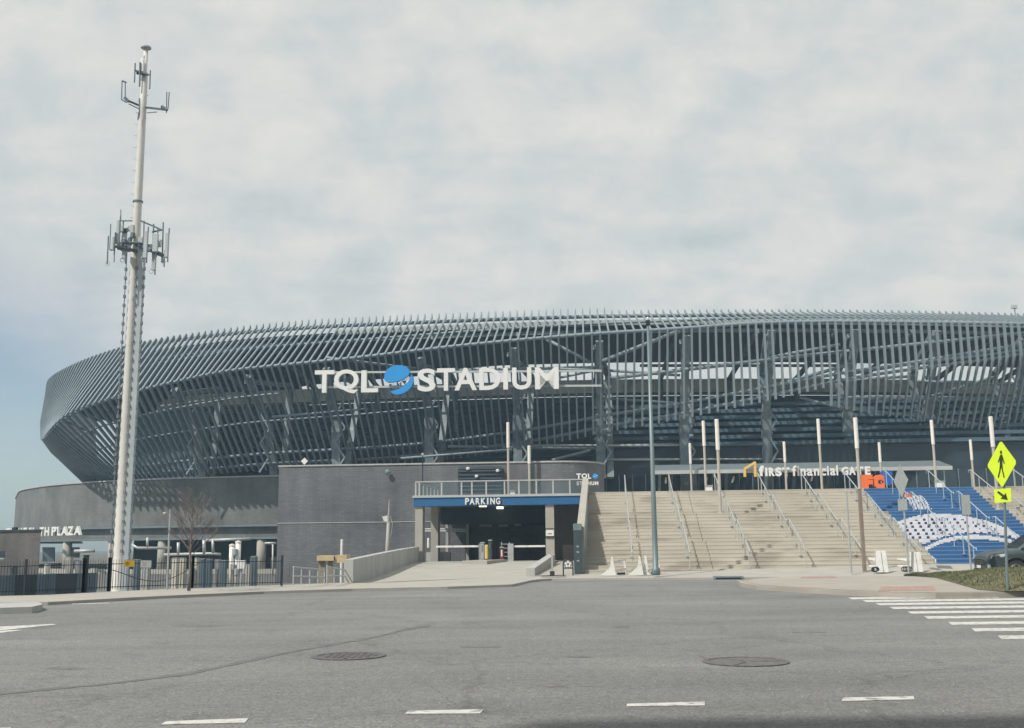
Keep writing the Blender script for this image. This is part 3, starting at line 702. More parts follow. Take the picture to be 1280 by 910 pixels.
# gate storey under the bowl: dark wall with glazed doors, canopy
g0 = U_at(745, 43); g1 = g0+60
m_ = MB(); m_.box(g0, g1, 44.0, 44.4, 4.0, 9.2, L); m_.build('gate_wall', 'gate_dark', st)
for k in range(22):
    a = g0+1.0+k*2.2; d_ = MB(); d_.box(a, a+2.0, 43.90, 43.96, 4.2, 7.0, L); dd = d_.build('door', 'gate_glass', st)
    f_ = MB(); f_.box(a+0.96, a+1.04, 43.84, 43.90, 4.2, 7.0, L); f_.box(a-.1, a-.04, 43.84, 43.98, 4.2, 7.1, L); f_.build('frame', 'column_steel', dd)
for k in range(7):
    z_ = 9.3+k*0.62; MB().box(g0, g1, 43.5+k*0.6, 44.2+k*0.6, z_, z_+0.30, L).build('seating_tier', 'tier', st)
m_ = MB(); va, vb = 36.5, 42.0
ua, ub = U_at(819, va), U_at(1196, va)
zf0, zf1 = Z_at(900, 591.5, va), Z_at(900, 587.0, va); zb1 = Z_at(900, 580.5, va+2.0)
m_.box(ua, ub, va, va+0.25, zf0, zf1, L)
lip = m_.build('canopy', 'fascia', st)
m_ = MB(); m_.hexa([L(ua, va+0.05, zf1+.003), L(ub, va+0.05, zf1+.003), L(ub, vb, zf1+.003), L(ua, vb, zf1+.003)], [L(ua, va+1.6, zb1), L(ub-0.5, va+1.6, zb1), L(ub-0.5, vb, zb1), L(ua, vb, zb1)])
m_.build('canopy_roof', 'canopy_metal', st)
for k in range(9):
    a = ua+0.6+k*(ub-ua-1.2)/8; MB().bar(L(a, va+3, zf1), L(a, va+5, DECK), 0.22, 0.22).build('canopy_post', 'column_steel', st)

# plan outline of the brick podium under the left end
wt = [(24, 614), (34, 611.5), (60, 607.5), (103, 604), (150, 601.5), (200, 599.5), (280, 597.2), (347, 595.5), (450, 593), (560, 591)]
wv = [Vector((-64, 155, 0)), Vector((-62.5, 132, 0)), Vector((-57.5, 122, 0))]+[G(a, b, 7.5) for a, b in wt]
for p in wv: p.z = 0
wv = resample(wv, 1.0)
for _ in range(10): wv = [wv[0]]+[(wv[i-1]+wv[i]*2+wv[i+1])/4 for i in range(1, len(wv)-1)]+[wv[-1]]
pod = thing('brick_podium', (wv[40].x, wv[40].y, -1), 'curved grey brick podium carrying the left end of the stadium', 'building')
MB().wall(wv, 3.35, 7.5, 0.5).build('wall', 'brick_grey', pod)
def offs(pts, k):
    out = []
    for i, p in enumerate(pts):
        t = (pts[min(i+1, len(pts)-1)]-pts[max(i-1, 0)]).normalized(); out.append(p+Vector((t.y, -t.x, 0))*k)
    return out
MB().wall(offs(wv, 0.10), 7.5, 7.62, 0.75).build('coping', 'wall_concrete', pod)
MB().wall(offs(wv, 0.12), 3.15, 3.34, 0.8).build('trim', 'canopy_metal', pod)
MB().wall(offs(wv, -0.35), 2.25, 3.14, 0.5).build('beam', 'brick_grey', pod)
MB().wall(offs(wv, -0.10), 2.05, 2.24, 0.9).build('trim', 'canopy_metal', pod)
# storey soffit and back wall
wi = offs(wv, -14)
m_ = MB(); n = len(wv)
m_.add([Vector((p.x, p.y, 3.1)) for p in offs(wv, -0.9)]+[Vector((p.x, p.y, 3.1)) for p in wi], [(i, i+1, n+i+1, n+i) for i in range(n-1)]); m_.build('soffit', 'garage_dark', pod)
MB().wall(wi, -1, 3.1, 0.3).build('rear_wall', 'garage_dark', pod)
MB().wall(offs(wv, 0.2), -1.05, -0.55, 1.2).build('plinth', 'concrete_pale', pod)
for (x, r) in [(77, .42), (132, .38), (195, .42), (328.5, .42)]:
    i = min(range(12, len(wv)), key=lambda j: abs(proj((wv[j].x, wv[j].y, 1))[0]-x)); c = offs(wv, -0.6)[i]
    MB().lathe((c.x, c.y, -1), [(r, 0), (r, 3.2)], 18).build('column', 'concrete_pale', pod, smooth=True)
# panels and openings of the ground storey
def pod_panel(x0, x1, y0, y1, m, back=3.0, name='panel'):
    i = min(range(12, len(wv)), key=lambda j: abs(proj((wv[j].x, wv[j].y, 1))[0]-(x0+x1)/2)); Y = wv[i].y+back
    a, b, c, d = P(x0, y1, Y), P(x1, y1, Y), P(x1, y0, Y), P(x0, y0, Y)
    m_ = MB(); m_.prism([a, b, c, d], (0, 0.15, 0)); m_.build(name, m, pod)
for q in [(213, 222, 698, 735, 'cream_panel'), (223, 230, 698, 735, 'cream_panel'), (238, 246, 698, 735, 'cream_panel'), (250, 256, 700, 735, 'slate_panel'), (257, 263, 700, 735, 'slate_panel'),
          (268, 274, 700, 735, 'galv'), (275, 281, 701, 735, 'slate_panel'), (282, 286, 700, 735, 'slate_panel'), (306, 311, 706, 735, 'wall_concrete'), (312, 315.5, 696, 735, 'galv'), (316.5, 320, 696, 735, 'slate_panel'),
          (113, 118, 712, 734, 'cream_panel'), (119.5, 124, 712, 734, 'cream_panel'), (53, 68, 684, 702, 'slate_panel'), (83, 99, 684, 697, 'slate_panel'), (81, 90, 697, 722, 'galv'), (93, 99, 700, 722, 'galv'), (55, 58.5, 706, 720, 'plate_white'),
          (176, 185, 712, 735, 'wall_concrete'), (338, 345, 696, 735, 'wall_concrete'), (170, 174, 700, 735, 'slate_panel')]: pod_panel(*q)
def pod_pipe(pts, r, m='rail_pale', D=86, name='pipe'):
    MB().path([P(a, b, D) for a, b in pts], r, 6).build(name, m, pod, smooth=True)
pod_pipe([(165, 681), (172, 685), (214, 685)], .12); pod_pipe([(205, 693.5), (262, 692), (276, 693)], .12); pod_pipe([(258, 675.5), (314, 673.5)], .12)
pod_pipe([(255, 675), (255.5, 692)], .16); pod_pipe([(266, 674), (266.5, 691)], .13); pod_pipe([(184.5, 672), (184.5, 684)], .12); pod_pipe([(223, 678), (223, 694)], .14); pod_pipe([(331, 679), (345, 679)], .10); pod_pipe([(341, 680), (341, 722)], .08)
pod_pipe([(93, 689), (118, 688.5)], .14)

# projecting brick block
D2 = 22.5
bu0 = U_at(347, D2); bz = Z_at(347, 583.5, D2); bz2 = Z_at(700, 578, D2)
BZ = (bz+bz2)/2
ur = U_at(695, D2); R_ = U_at(756, D2+2.0)-ur
arc = [(ur+R_*math.sin(t), D2+R_*(1-math.cos(t))) for t in [k*math.pi/2/12 for k in range(1, 13)]]
pl = [L(bu0, D2+30)]+[L(bu0, D2+10), L(bu0, D2+0.001)]+[L(bu0+(ur-bu0)*k/20.0, D2) for k in range(1, 21)]+[L(a, b) for a, b in arc]+[L(ur+R_, D2+16)]
blk = thing('brick_block', L(bu0, D2, -1), 'long dark brick block with a rounded right corner behind the parking entrance', 'building')
MB().wall(pl, -1.0, BZ, 0.5).build('wall', 'brick_dark', blk)
MB().wall(offs(pl, 0.06), BZ+.001, BZ+0.10, 0.65).build('coping', 'wall_concrete', blk)
zs = Z_at(440, 653, D2); MB().wall([L(bu0, D2-.03), L(ur, D2-.03)], zs-0.025, zs+0.025, 0.02).build('string_course', 'wall_concrete', blk)
m_ = MB(); m_.add([L(bu0+.4, D2+.4, BZ-.1), L(ur+R_-.4, D2+.4+R_, BZ-.1), L(ur+R_-.4, D2+16, BZ-.1), L(bu0+.4, D2+16, BZ-.1)], [(0, 1, 2, 3)]); m_.build('roof', 'roof_dark', blk)
# dark louvred plant enclosure set into the block
e0, e1 = U_at(572.5, D2-.3), U_at(629, D2-.3); ez = Z_at(600, 586, D2-.3)
enc = thing('louvre_enclosure', L(e0, D2-.3, DECK), 'dark louvred enclosure on the deck against the brick, left of the two tall poles', 'enclosure')
MB().box(e0, e1, D2-.28, D2-.01, DECK, ez, L).build('housing', 'gate_dark', enc)
for k in range(9): MB().hexa([L(e0+.05, D2-.36, DECK+.2+k*.24), L(e1-.05, D2-.36, DECK+.2+k*.24), L(e1-.05, D2-.29, DECK+.3+k*.24), L(e0+.05, D2-.29, DECK+.3+k*.24)], [L(e0+.05, D2-.36, DECK+.22+k*.24), L(e1-.05, D2-.36, DECK+.22+k*.24), L(e1-.05, D2-.29, DECK+.32+k*.24), L(e0+.05, D2-.29, DECK+.32+k*.24)]).build('slat', 'gate_dark', enc)
for (x, y) in [(585, 585.5), (622.5, 588), (596, 595)]:
    p = L(U_at(x, D2-.4), D2-.4, Z_at(x, y, D2-.4)); tag(MB().lathe(p, [(.03, -.1), (.10, -.08), (.12, .03), (.05, .08)], 10).build('flood_light', 'plate_white', loc=p), {585: 'small white lamp at the top left of the dark louvred enclosure', 622.5: 'small white lamp at the top right of the dark louvred enclosure', 596: 'faint white lamp in the middle of the dark louvred enclosure'}[x], 'lamp')
p = L(U_at(484, D2-.2), D2-.2, Z_at(484, 590, D2-.2))
tag(MB().lathe(p, [(.18, 0), (.16, .12), (.06, .16)], 12, ax=(0, -1, 0)).build('wall_lamp', 'pylon_top', loc=p), 'round grey wall lamp high on the dark brick block', 'lamp')
p = L(U_at(379, D2+.2), D2+.2, BZ)
t = thing('diamond_marker', p, 'small white diamond marker standing on the brick block parapet', 'sign'); zc = Z_at(379, 576.5, D2+.2); s_ = .23
MB().tube(p, L(U_at(379, D2+.2), D2+.2, zc), .03).build('post', 'galv', t)
uc = U_at(379, D2+.2); MB().prism([L(uc-s_, D2+.15, zc), L(uc, D2+.15, zc-s_), L(uc+s_, D2+.15, zc), L(uc, D2+.15, zc+s_)], VD*.05).build('plate', 'plate_white', t)

# ---------------------------------------------------------------- parking garage with deck
VG = 13.0
gl, gr = U_at(517, VG, 628), U_at(735.5, VG, 628)
gar = thing('parking_garage', L(gl, VG, 0.4), 'open concrete parking entrance under a blue beam and a railed deck', 'garage')
zbt, zbb = Z_at(620, 621, VG), Z_at(620, 631.5, VG)
MB().box(gl, gr, VG, VG+0.5, zbb, zbt, L).build('beam', 'beam_blue', gar)
MB().box(gl-.05, gr, VG-.06, VG+0.6, zbt+.001, zbt+.13, L).build('deck_edge', 'fascia', gar)
MB().box(gl+.05, gr, VG+.5, D2+.1, zbb+.12, zbb+.35, L).build('ceiling', 'garage_ceiling', gar)
mb = MB(); mb.box(gl, gr, VG+.6, D2+.2, zbb+.36, DECK, L); mb.build('deck_slab', 'concrete', gar)
for (x0, x1, v, y1) in [(518.8, 528.2, VG+.1, 690), (538.5, 547.5, VG+2.2, 690), (681.8, 692.5, VG+.1, 702)]:
    a, b = U_at(x0, v), U_at(x1, v); MB().box(a, b, v, v+0.75, 0.0, zbb+.10, L).build('column', 'concrete_pale', gar)
for (x0, x1, v) in [(557, 560.5, 21), (582.5, 586, 22)]:
    a, b = U_at(x0, v), U_at(x1, v); MB().box(a, b, v, v+0.4, 0.0, zbb+.10, L).build('column', 'garage_ceiling', gar)
# inner walls: open left side with dark rear, brick right side
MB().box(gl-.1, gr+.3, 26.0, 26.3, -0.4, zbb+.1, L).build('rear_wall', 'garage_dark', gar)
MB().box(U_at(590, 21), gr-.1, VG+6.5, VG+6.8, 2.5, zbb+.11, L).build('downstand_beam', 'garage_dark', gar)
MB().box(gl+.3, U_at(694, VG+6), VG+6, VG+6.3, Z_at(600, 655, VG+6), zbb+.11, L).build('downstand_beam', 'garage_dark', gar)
w_ = MB(); a = U_at(694, VG+2.5); w_.wall([L(a, VG+2.5), L(gr-.05, VG+2.5)], 0, zbb+.1, .3); w_.build('side_wall', 'brick_brown', gar)
MB().wall([L(a+.001, VG+10), L(a+.001, VG+2.6)], 0, zbb+.09, .3).build('side_wall', 'brick_dark', gar)
MB().box(a+.4, gr-.3, VG+2.40, VG+2.47, .3, Z_at(700, 681, VG+2.4), L).build('panel', 'stucco_back', gar)
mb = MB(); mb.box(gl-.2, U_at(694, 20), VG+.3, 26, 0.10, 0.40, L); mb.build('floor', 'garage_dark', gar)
MB().box(gl+.2, U_at(563, VG+3), VG+3.0, VG+3.25, 0.3, Z_at(550, 690, VG+3), L).build('low_wall', 'wall_concrete', gar)
for (y, x0, x1) in [(661.5, 530, 582), (664, 530, 582)]:
    MB().tube(L(U_at(x0, 19), 19, Z_at(x0, y, 19)), L(U_at(x1, 19), 19, Z_at(x1, y, 19)), .05).build('rail', 'rail_pale', gar)
for (x, y, w, v) in [(603.5, 635.6, 9, 15), (625, 643, 8, 18.5), (675, 655.5, 6, 22)]:
    uc = U_at(x, v); hw = w*(v+44)/1307/2; MB().box(uc-hw, uc+hw, v-.1, v+.25, zbb+.02-0.002*v, zbb+.11, L).build('ceiling_light', 'lamp_lit', gar)
for (x, y, w) in [(607, 657, 16), (629, 657, 12), (647, 656, 8)]:
    v = VG+6.35; uc = U_at(x, VG+5.95); hw = w*62/1307/2; zc = Z_at(x, y, VG+5.95); MB().box(uc-hw, uc+hw, VG+5.93, VG+5.99, zc-.06, zc+.06, L).build('sign_strip', 'lamp_green', gar)
# plate on the right column
a, b = U_at(681.9, VG), U_at(692.4, VG)
pt = thing('column_notice', L(a, VG, Z_at(687, 671, VG)), 'white notice strapped to the right concrete column of the parking entrance', 'sign')
MB().box(a+.02, b-.02, VG+.04, VG+.098, Z_at(687, 670, VG), Z_at(687, 662, VG), L).build('plate', 'plate_white', pt)
for y in (661.2, 671.0): MB().box(a-.02, b+.02, VG+.03, VG+.097, Z_at(687, y, VG)-.03, Z_at(687, y, VG)+.03, L).build('strap', 'rubber', pt)
MB().box(a+.10, b-.12, VG+.03, VG+.039, Z_at(687, 667.5, VG), Z_at(687, 666.7, VG), L).build('print', 'machine_red', pt)
# PARKING letters
sg = thing('parking_sign', L(U_at(604, VG), VG, zbb), 'white PARKING letters on the blue beam above the entrance', 'sign')
for ch, x0, x1 in [('P', 581.5, 586.4), ('A', 587, 593.4), ('R', 594.8, 599.8), ('K', 601.4, 607.2), ('I', 609.0, 610.6), ('N', 613, 618.8), ('G', 620, 625.4)]:
    letter(ch, lambda x, d, z: L(x, VG-.02+d, z), U_at(x0, VG-.1), U_at(x1, VG-.1), Z_at(604, 630.6, VG), Z_at(604, 622.4, VG), .10, 'letter_white', sg, 0.03)
# deck railing
rt = thing('deck_railing', L(gl, VG, DECK), 'pale steel and glass railing along the deck above the parking beam', 'railing')
zr0 = zbt+.13; zr1 = Z_at(620, 601.5, VG+.2)
px_ = [519.5, 524, 552, 577, 590, 608, 631, 649, 671, 692, 713, 733]
for x in px_:
    uc = U_at(x, VG+.2); MB().box(uc-.04, uc+.04, VG+.16, VG+.24, zr0, zr1, L).build('post', 'rail_pale', rt)
MB().box(U_at(519, VG+.2), U_at(735, VG+.2), VG+.14, VG+.26, zr1+.001, zr1+.06, L).build('top_rail', 'rail_pale', rt)
for a, b in zip(px_[1:], px_[2:]): MB().box(U_at(a, VG+.2)+.06, U_at(b, VG+.2)-.06, VG+.19, VG+.205, zr0+.06, zr1-.04, L).build('glass_panel', 'glass_rail', rt)
rt2 = thing('side_railing', L(gl, VG+.5, DECK), 'pale railing running back from the left corner of the deck', 'railing')
MB().box(gl+.1, gl+.16, VG+.6, VG+8, zr1-.02, zr1+.05, L).build('top_rail', 'rail_pale', rt2)
for k in range(6): MB().box(gl+.1, gl+.16, VG+1+k*1.3, VG+1.06+k*1.3, DECK, zr1-.02, L).build('post', 'rail_pale', rt2)

# stair side wall
wu0, wu1 = U_at(727.5, 0.2, 690), U_at(733.0, .2, 690)-.0
zw0 = Z_at(730, 659, 0.1); zw1 = Z_at(739, 597.5, VG-.2)
sw = thing('stair_side_wall', L(wu0, 0, 0.1), 'tall pale concrete side wall sloping up the left edge of the stairs', 'wall')
def slope_prism(u0_, u1_, prof): # prof list of (v,z)
    m_ = MB(); m_.prism([L(u0_, v, z) for v, z in prof], UR*(u1_-u0_)); return m_
wth = 0.28
slope_prism(-wth, 0, [(0, 0), (0, zw0-.05), (VG-.15, zw1-.05), (VG+.5, zw1-.05), (VG+.5, 0)]).build('wall', 'concrete_pale', sw)
slope_prism(-wth-.02, .02, [(-.02, zw0-.048), (-.02, zw0), (VG-.15, zw1), (VG+.52, zw1), (VG+.52, zw1-.048), (VG-.15, zw1-.048)]).build('coping', 'concrete_pale', sw)
slope_prism(.001, .05, [(0.05, 0), (0.05, zw0-.9), (VG-.2, zw1-.95), (VG-.2, 0)]).build('kick_strip', 'tube_steel', sw)

# ---------------------------------------------------------------- stairs
stairs = thing('grand_stairs', L(0, 0, 0), 'very wide concrete stairs rising to the gate, part of them painted blue', 'stairs')
NS = 24; rise = (DECK-0.14)/NS; run = (VTOP-2*1.3)/(NS)
vs_ = []; v = 0.0
for k in range(NS):
    vs_.append(v); v += run
    if k in (7, 15): v += 1.3
UB0 = U_at(1078, VTOP, 614); UB1 = U_at(1213.5, VTOP, 612); UE = 62.0
secs = [(0.02, 5.3, 'stair_concrete'), (5.32, UB0-.01, 'stair_concrete'), (UB0, UB1, 'stair_blue'), (UB1+.01, 22.0, 'stair_concrete'), (22.02, 34, 'stair_concrete'), (34.02, UE, 'stair_concrete')]
for k in range(NS):
    z = 0.14+(k+1)*rise; v0 = vs_[k]; v1 = (vs_[k+1] if k < NS-1 else VTOP)
    for (a, b, m_n) in secs:
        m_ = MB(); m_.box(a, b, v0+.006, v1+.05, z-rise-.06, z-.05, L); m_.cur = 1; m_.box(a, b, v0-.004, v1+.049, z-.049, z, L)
        m_.build('step', [m_n, 'stair_blue_sunlit' if m_n == 'stair_blue' else m_n], stairs)
# plaza deck beyond the stairs
mb = MB(); mb.box(-30, UE+20, VTOP+.06, 44, 3.6, DECK-.002, L)
plz = struct(MB().box(gr+.3, UE+20, VTOP+.06, 60, 3.4, DECK-.004, L).build('plaza_deck', 'concrete'))
struct(MB().box(U_at(690, 22), gr+.29, VG+1.2, D2+1.5, 3.96, DECK-.006, L).build('plaza_deck', 'concrete'))
# painted crest: cells on the risers; pattern laid out over the blue flight
def crest(x, y):
    # small wordmark block above
    if 617 < y < 637:
        sx = x-(y-617)*0.72
        if 1129.5 < sx < 1138 and y < 621.5: return 3
        if 1128 < sx < 1151 and y > 619.5:
            return 1 if (int((sx-1128)/1.35)+int((y-617)/4.7)) % 3 != 1 else 0
    top = interp([(1104, 668), (1106, 658), (1130, 649), (1150, 644), (1165, 641.5), (1200, 643.5), (1235, 651), (1262, 662), (1280, 673)], x)
    arc_ = interp([(1130, 700), (1146, 692), (1160, 684.5), (1176, 677), (1195, 672.5), (1220, 671), (1245, 673), (1268, 678), (1300, 690)], x)
    if 1138 < x < 1285 and arc_-5.2 < y < arc_-2.6: return 0
    if abs(y-arc_) <= 2.6 and 1138 < x < 1285: return 1
    if 1131 < x < 1147 and 668 < y < 716: return 1
    if 1150 < x < 1170 and abs(y-(686+(x-1152)*0.9)) < 3.2: return 1
    if 1104 < x < 1280 and top < y:
        bot = interp([(1104, 670), (1112, 676), (1120, 686), (1135, 694), (1150, 681), (1160, 678), (1176, 672), (1195, 668.5), (1220, 668), (1250, 670), (1280, 680)], x)
        if y < bot: return 1
    return 0
PR = {1: MB(), 2: MB(), 3: MB()}
CW = 0.06; nc = int((UB1-UB0)/CW)
def crest_rows(k):
    z = 0.14+(k+1)*rise; v0 = vs_[k]-.008; rows = []
    for h in (0, 1, 2):
        e0, e1 = z-rise+.004, z-.003; za_, zb_ = e0+(e1-e0)*h/3, e0+(e1-e0)*(h+1)/3
        row = []
        for j in range(nc):
            uc = (j+.5)*CW; x, y = proj(L(UB0+uc, v0, (za_+zb_)/2)); c = crest(x, y)
            if c == 1 and y > 641 and h < 2 and (uc-k*.02) % .35 < .115 and crest(x, y-5) == 1 and crest(x, y+5) == 1 and x > 1118 and not (1131 < x < 1147 and y > 676): c = 2
            row.append(c)
        rows.append((row, za_, zb_, v0))
    return rows
for k in range(NS):
    for (row, za_, zb_, v0) in crest_rows(k):
        j = 0
        while j < nc:
            e = j
            while e < nc and row[e] == row[j]: e += 1
            if row[j]:
                a, b = UB0+j*CW, UB0+e*CW
                PR[row[j]].add([L(a, v0, za_), L(b, v0, za_), L(b, v0, zb_), L(a, v0, zb_)], [(0, 1, 2, 3)])
            j = e
for c, m_n in ((1, 'stair_white'), (2, 'stair_navy'), (3, 'fc_orange')): stuff(PR[c].build('crest_print', m_n, stairs))
# landing lips: thin joints
# handrails, three flights per line
def ground_z(v):
    for k in range(NS-1, -1, -1):
        if v >= vs_[k]: return 0.14+(k+1)*rise
    return 0.14
flights = [(0, 7), (8, 15), (16, 23)]
def make_rail(f, mtl):
    k0, k1 = flights[f]; va_ = vs_[k0]-.05; vb_ = vs_[k1]+run+.25; za_ = 0.14+k0*rise+.92; zb_ = 0.14+(k1+1)*rise+.92
    t = thing('handrail', L(0, va_, za_-.92), 'x', 'handrail', 'steel handrails on the grand stairs')
    m_ = MB(); m_.path([L(0, va_-.25, za_-.12), L(0, va_-.25, za_), L(0, va_, za_), L(0, vb_, zb_), L(0, vb_+.3, zb_), L(0, vb_+.32, zb_-.15)], .025, 6); m_.build('rail', mtl, t, smooth=True)
    for q in (0.03, 0.36, 0.68, 0.99):
        v = va_+(vb_-va_)*q; zt = za_+(zb_-za_)*q; m_ = MB(); m_.tube(L(0, v, ground_z(v)), L(0, v, zt), .021, n=6); po = m_.build('post', mtl, t)
        MB().lathe(L(0, v, ground_z(v)), [(.08, 0), (.08, .02)], 8).build('base_plate', 'galv', po)
    return t
prot = {}
for f in range(3):
    for mname in ('rail_pale', 'rail_blueish'): prot[(f, mname)] = None
lines = [781, 836, 893, 947, 1001, 1055, 1107, 1160, 1213, 1266]
ordn = ['first', 'second', 'third', 'fourth', 'fifth', 'sixth', 'seventh', 'eighth', 'ninth', 'tenth']
fl_n = ['bottom flight', 'middle flight', 'top flight']
for j, x in enumerate(lines):
    u = U_at(x, VTOP+.4, 600); blue = UB0-.6 < u < UB1-.3
    for f in range(3):
        uu = u
        mn = 'rail_blueish' if j in (5, 6, 7) else 'rail_pale'
        key = (f, mn)
        if prot[key] is None:
            t = prot[key] = make_rail(f, mn); t.location = ORG[t.name]+UR*uu; base = ORG[t.name].copy()
        else:
            src = prot[key]; t = copy_tree(src, ORG[src.name]+UR*uu)
            ORG[t.name] = ORG[src.name]
        where = 'on blue painted steps' if j in (6, 7) else ('at the left edge of the blue steps' if j == 5 else ('at the right edge of the blue steps' if j == 8 else ('on bare concrete steps' if j < 5 else 'right of the blue steps')))
        t['label'] = 'rail %s, %s line from side wall, %s' % (where, ordn[j], fl_n[f])

# ---------------------------------------------------------------- ramp, retaining walls
def rpt(px, py, z): return G(px, py, z)
rz0, rz1 = 0.135, 0.50
A = P(441, 726, 37.0); A.z = 0; B = L(U_at(524, VG), VG)
near_l = G(432, 729.5, .13); near_r = L(U_at(664, 0.5), 0.5)
rp_ = [L(U_at(441, -3), -1.8), L(U_at(640, -1.8), -1.8), L(U_at(664, 0), 0.3), L(U_at(690, VG), VG+.35), L(gl-.3, VG+.35)]
# ramp sheet as grid from the pavement up to the mouth
m_ = MB(); 
lowL = Vector((A.x-.3, A.y-.2, .112)); lowR = L(U_at(657, -1.5), -1.5, .112)
hiL = L(gl-.35, VG+.4, rz1); hiR = L(U_at(697, VG), VG+.4, rz1)
NXg, NYg = 10, 12; vs = []
for j in range(NYg+1):
    t_ = j/NYg; zz_ = .112+(rz1-.112)*(t_*t_*(3-2*t_))
    for i in range(NXg+1):
        a = lowL.lerp(hiL, t_); b = lowR.lerp(hiR, t_); q = a.lerp(b, i/NXg); q.z = zz_; vs.append(q)
m_.add(vs, [(j*(NXg+1)+i, j*(NXg+1)+i+1, (j+1)*(NXg+1)+i+1, (j+1)*(NXg+1)+i) for j in range(NYg) for i in range(NXg)])
struct(m_.build('ramp', 'concrete_pale', smooth=True))
# apron right of the ramp
m_ = MB(); m_.add([L(U_at(657, -1.5), -1.5, .116), L(-wth-.03, 0, .14), L(-wth-.03, VG+3, .5), L(U_at(692, VG), VG+3, .5)], [(0, 1, 2, 3)]); struct(m_.build('apron', 'concrete_pale'))
# left retaining wall
zt0 = (P(439, 699.5, 37)).z; zt1 = Z_at(524, 683.5, VG)
dirw = (Vector((B.x, B.y, 0))-A).normalized(); nw = Vector((-dirw.y, dirw.x, 0))*.32
lw = thing('ramp_wall', A, 'pale concrete retaining wall along the left of the parking ramp', 'wall')
Bq = Vector((B.x, B.y, 0))
pcs = 4
for k in range(pcs):
    a = A.lerp(Bq, k/pcs+.001); b = A.lerp(Bq, (k+1)/pcs-.002); t0, t1 = k/pcs, (k+1)/pcs
    zc_ = lambda t: zt0+(zt1-zt0)*(1-(1-t)**1.25)
    MB().hexa([a+Vector((0, 0, -1)), b+Vector((0, 0, -1)), b+nw+Vector((0, 0, -1)), a+nw+Vector((0, 0, -1))], [a+Vector((0, 0, zc_(t0))), b+Vector((0, 0, zc_(t1))), b+nw+Vector((0, 0, zc_(t1))), a+nw+Vector((0, 0, zc_(t0)))]).build('panel', 'wall_concrete', lw)
# right low kerb wall
a = L(U_at(657, -1), -1.0); b = L(U_at(684, 10), 10.5)
rw = thing('ramp_kerb', a, 'low concrete kerb wall along the right of the parking ramp', 'wall')
MB().hexa([a, a+UR*.35, b+UR*.35, b], [a+Vector((0, 0, .42)), a+UR*.35+Vector((0, 0, .42)), b+UR*.35+Vector((0, 0, .86)), b+Vector((0, 0, .86))]).build('wall', 'wall_concrete', rw)
# gate arms, island, bollard, ticket machines
v = 9.0
isl_u = U_at(606, v)
ti = thing('ticket_island', L(isl_u, v, .4), 'small concrete island in the middle of the parking ramp', 'island')
MB().prism([L(isl_u-1.1, v-.5, .34), L(isl_u+.2, v-.9, .34), L(isl_u+.9, v+2.5, .34), L(isl_u-.3, v+2.5, .34)], (0, 0, .26)).build('slab', 'concrete_pale', ti)
def zz_px(x, y, v): return Z_at(x, y, v)
def tub_thing(name, x, y0, y1, v, r, m, label, cat, n=10):
    p = L(U_at(x, v), v, Z_at(x, y1, v)); q = L(U_at(x, v), v, Z_at(x, y0, v))
    return tag(MB().lathe(p, [(r, 0), (r, (q-p).z-.03), (r*.6, (q-p).z)], n).build(name, m, loc=p, smooth=False), label, cat)
tub_thing('bollard', 608, 681, 698.5, 9.5, .09, 'bollard_yellow', 'yellow bollard on the island before the ticket machine', 'bollard')
def machine(name, x0, x1, y0, y1, v, m, label, face='lamp_green'):
    a, b = U_at(x0, v), U_at(x1, v); z0, z1 = Z_at(x0, y1, v), Z_at(x0, y0, v)
    t = thing(name, L(a, v, z0), label, 'ticket machine')
    MB().box(a, b, v, v+.45, z0, z1, L).build('cabinet', m, t, bevel=.015); MB().box(a+.06, b-.06, v-.02, v-.001, z1-.45, z1-.1, L).build('screen', face, t); MB().box(a-.02, b+.02, v-.03, v+.48, z1+.001, z1+.06, L).build('hood', 'galv', t)
machine('ticket_machine', 600.5, 604.5, 679, 700, 10.5, 'galv', 'grey ticket machine just left of the yellow bollard')
machine('ticket_machine', 610.5, 614, 676, 700, 11.5, 'pylon_green', 'dark ticket machine just right of the yellow bollard')
machine('ticket_machine', 624.5, 629, 685, 702, 13.0, 'machine_red', 'red ticket machine in the mouth of the parking garage', 'plate_white')
t = thing('display_frame', L(U_at(631, 14), 14, .4), 'pale framed board standing right of the red ticket machine', 'frame')
a, b = U_at(626, 14), U_at(637, 14); z0, z1 = Z_at(630, 698, 14), Z_at(630, 677.5, 14)
MB().box(a, a+.05, 14, 14.05, .4, z1, L).build('post', 'galv', t); MB().box(b-.05, b, 14, 14.05, .4, z1, L).build('post', 'galv', t)
for k in range(4): zc = z0+(z1-z0)*(k+.5)/4; MB().box(a+.051, b-.051, 14, 14.04, zc-.02, zc+.02, L).build('bar', 'galv', t)
for (x0, x1, y, v, lb, side) in [(545, 602, 683.3, 12.0, 'white barrier arm across the left parking lane', 0), (638, 681, 683, 12.2, 'white barrier arm across the right parking lane', 1)]:
    t = thing('barrier_arm', L(U_at(x0, v), v, .4), lb, 'barrier'); zc = Z_at(x0, y, v)
    MB().box(U_at(x0, v), U_at(x1, v), v, v+.06, zc-.05, zc+.05, L).build('arm', 'barrier_white', t)
    uc = U_at(x1 if side == 0 else x0, v); MB().box(uc-.15, uc+.15, v-.1, v+.25, .4, zc+.15, L).build('cabinet', 'galv', t)
t = tub_thing('marker_post', 535.5, 672.5, 684.5, 12.5, .06, 'plate_white', 'short white post beside the left column of the parking entrance', 'post')

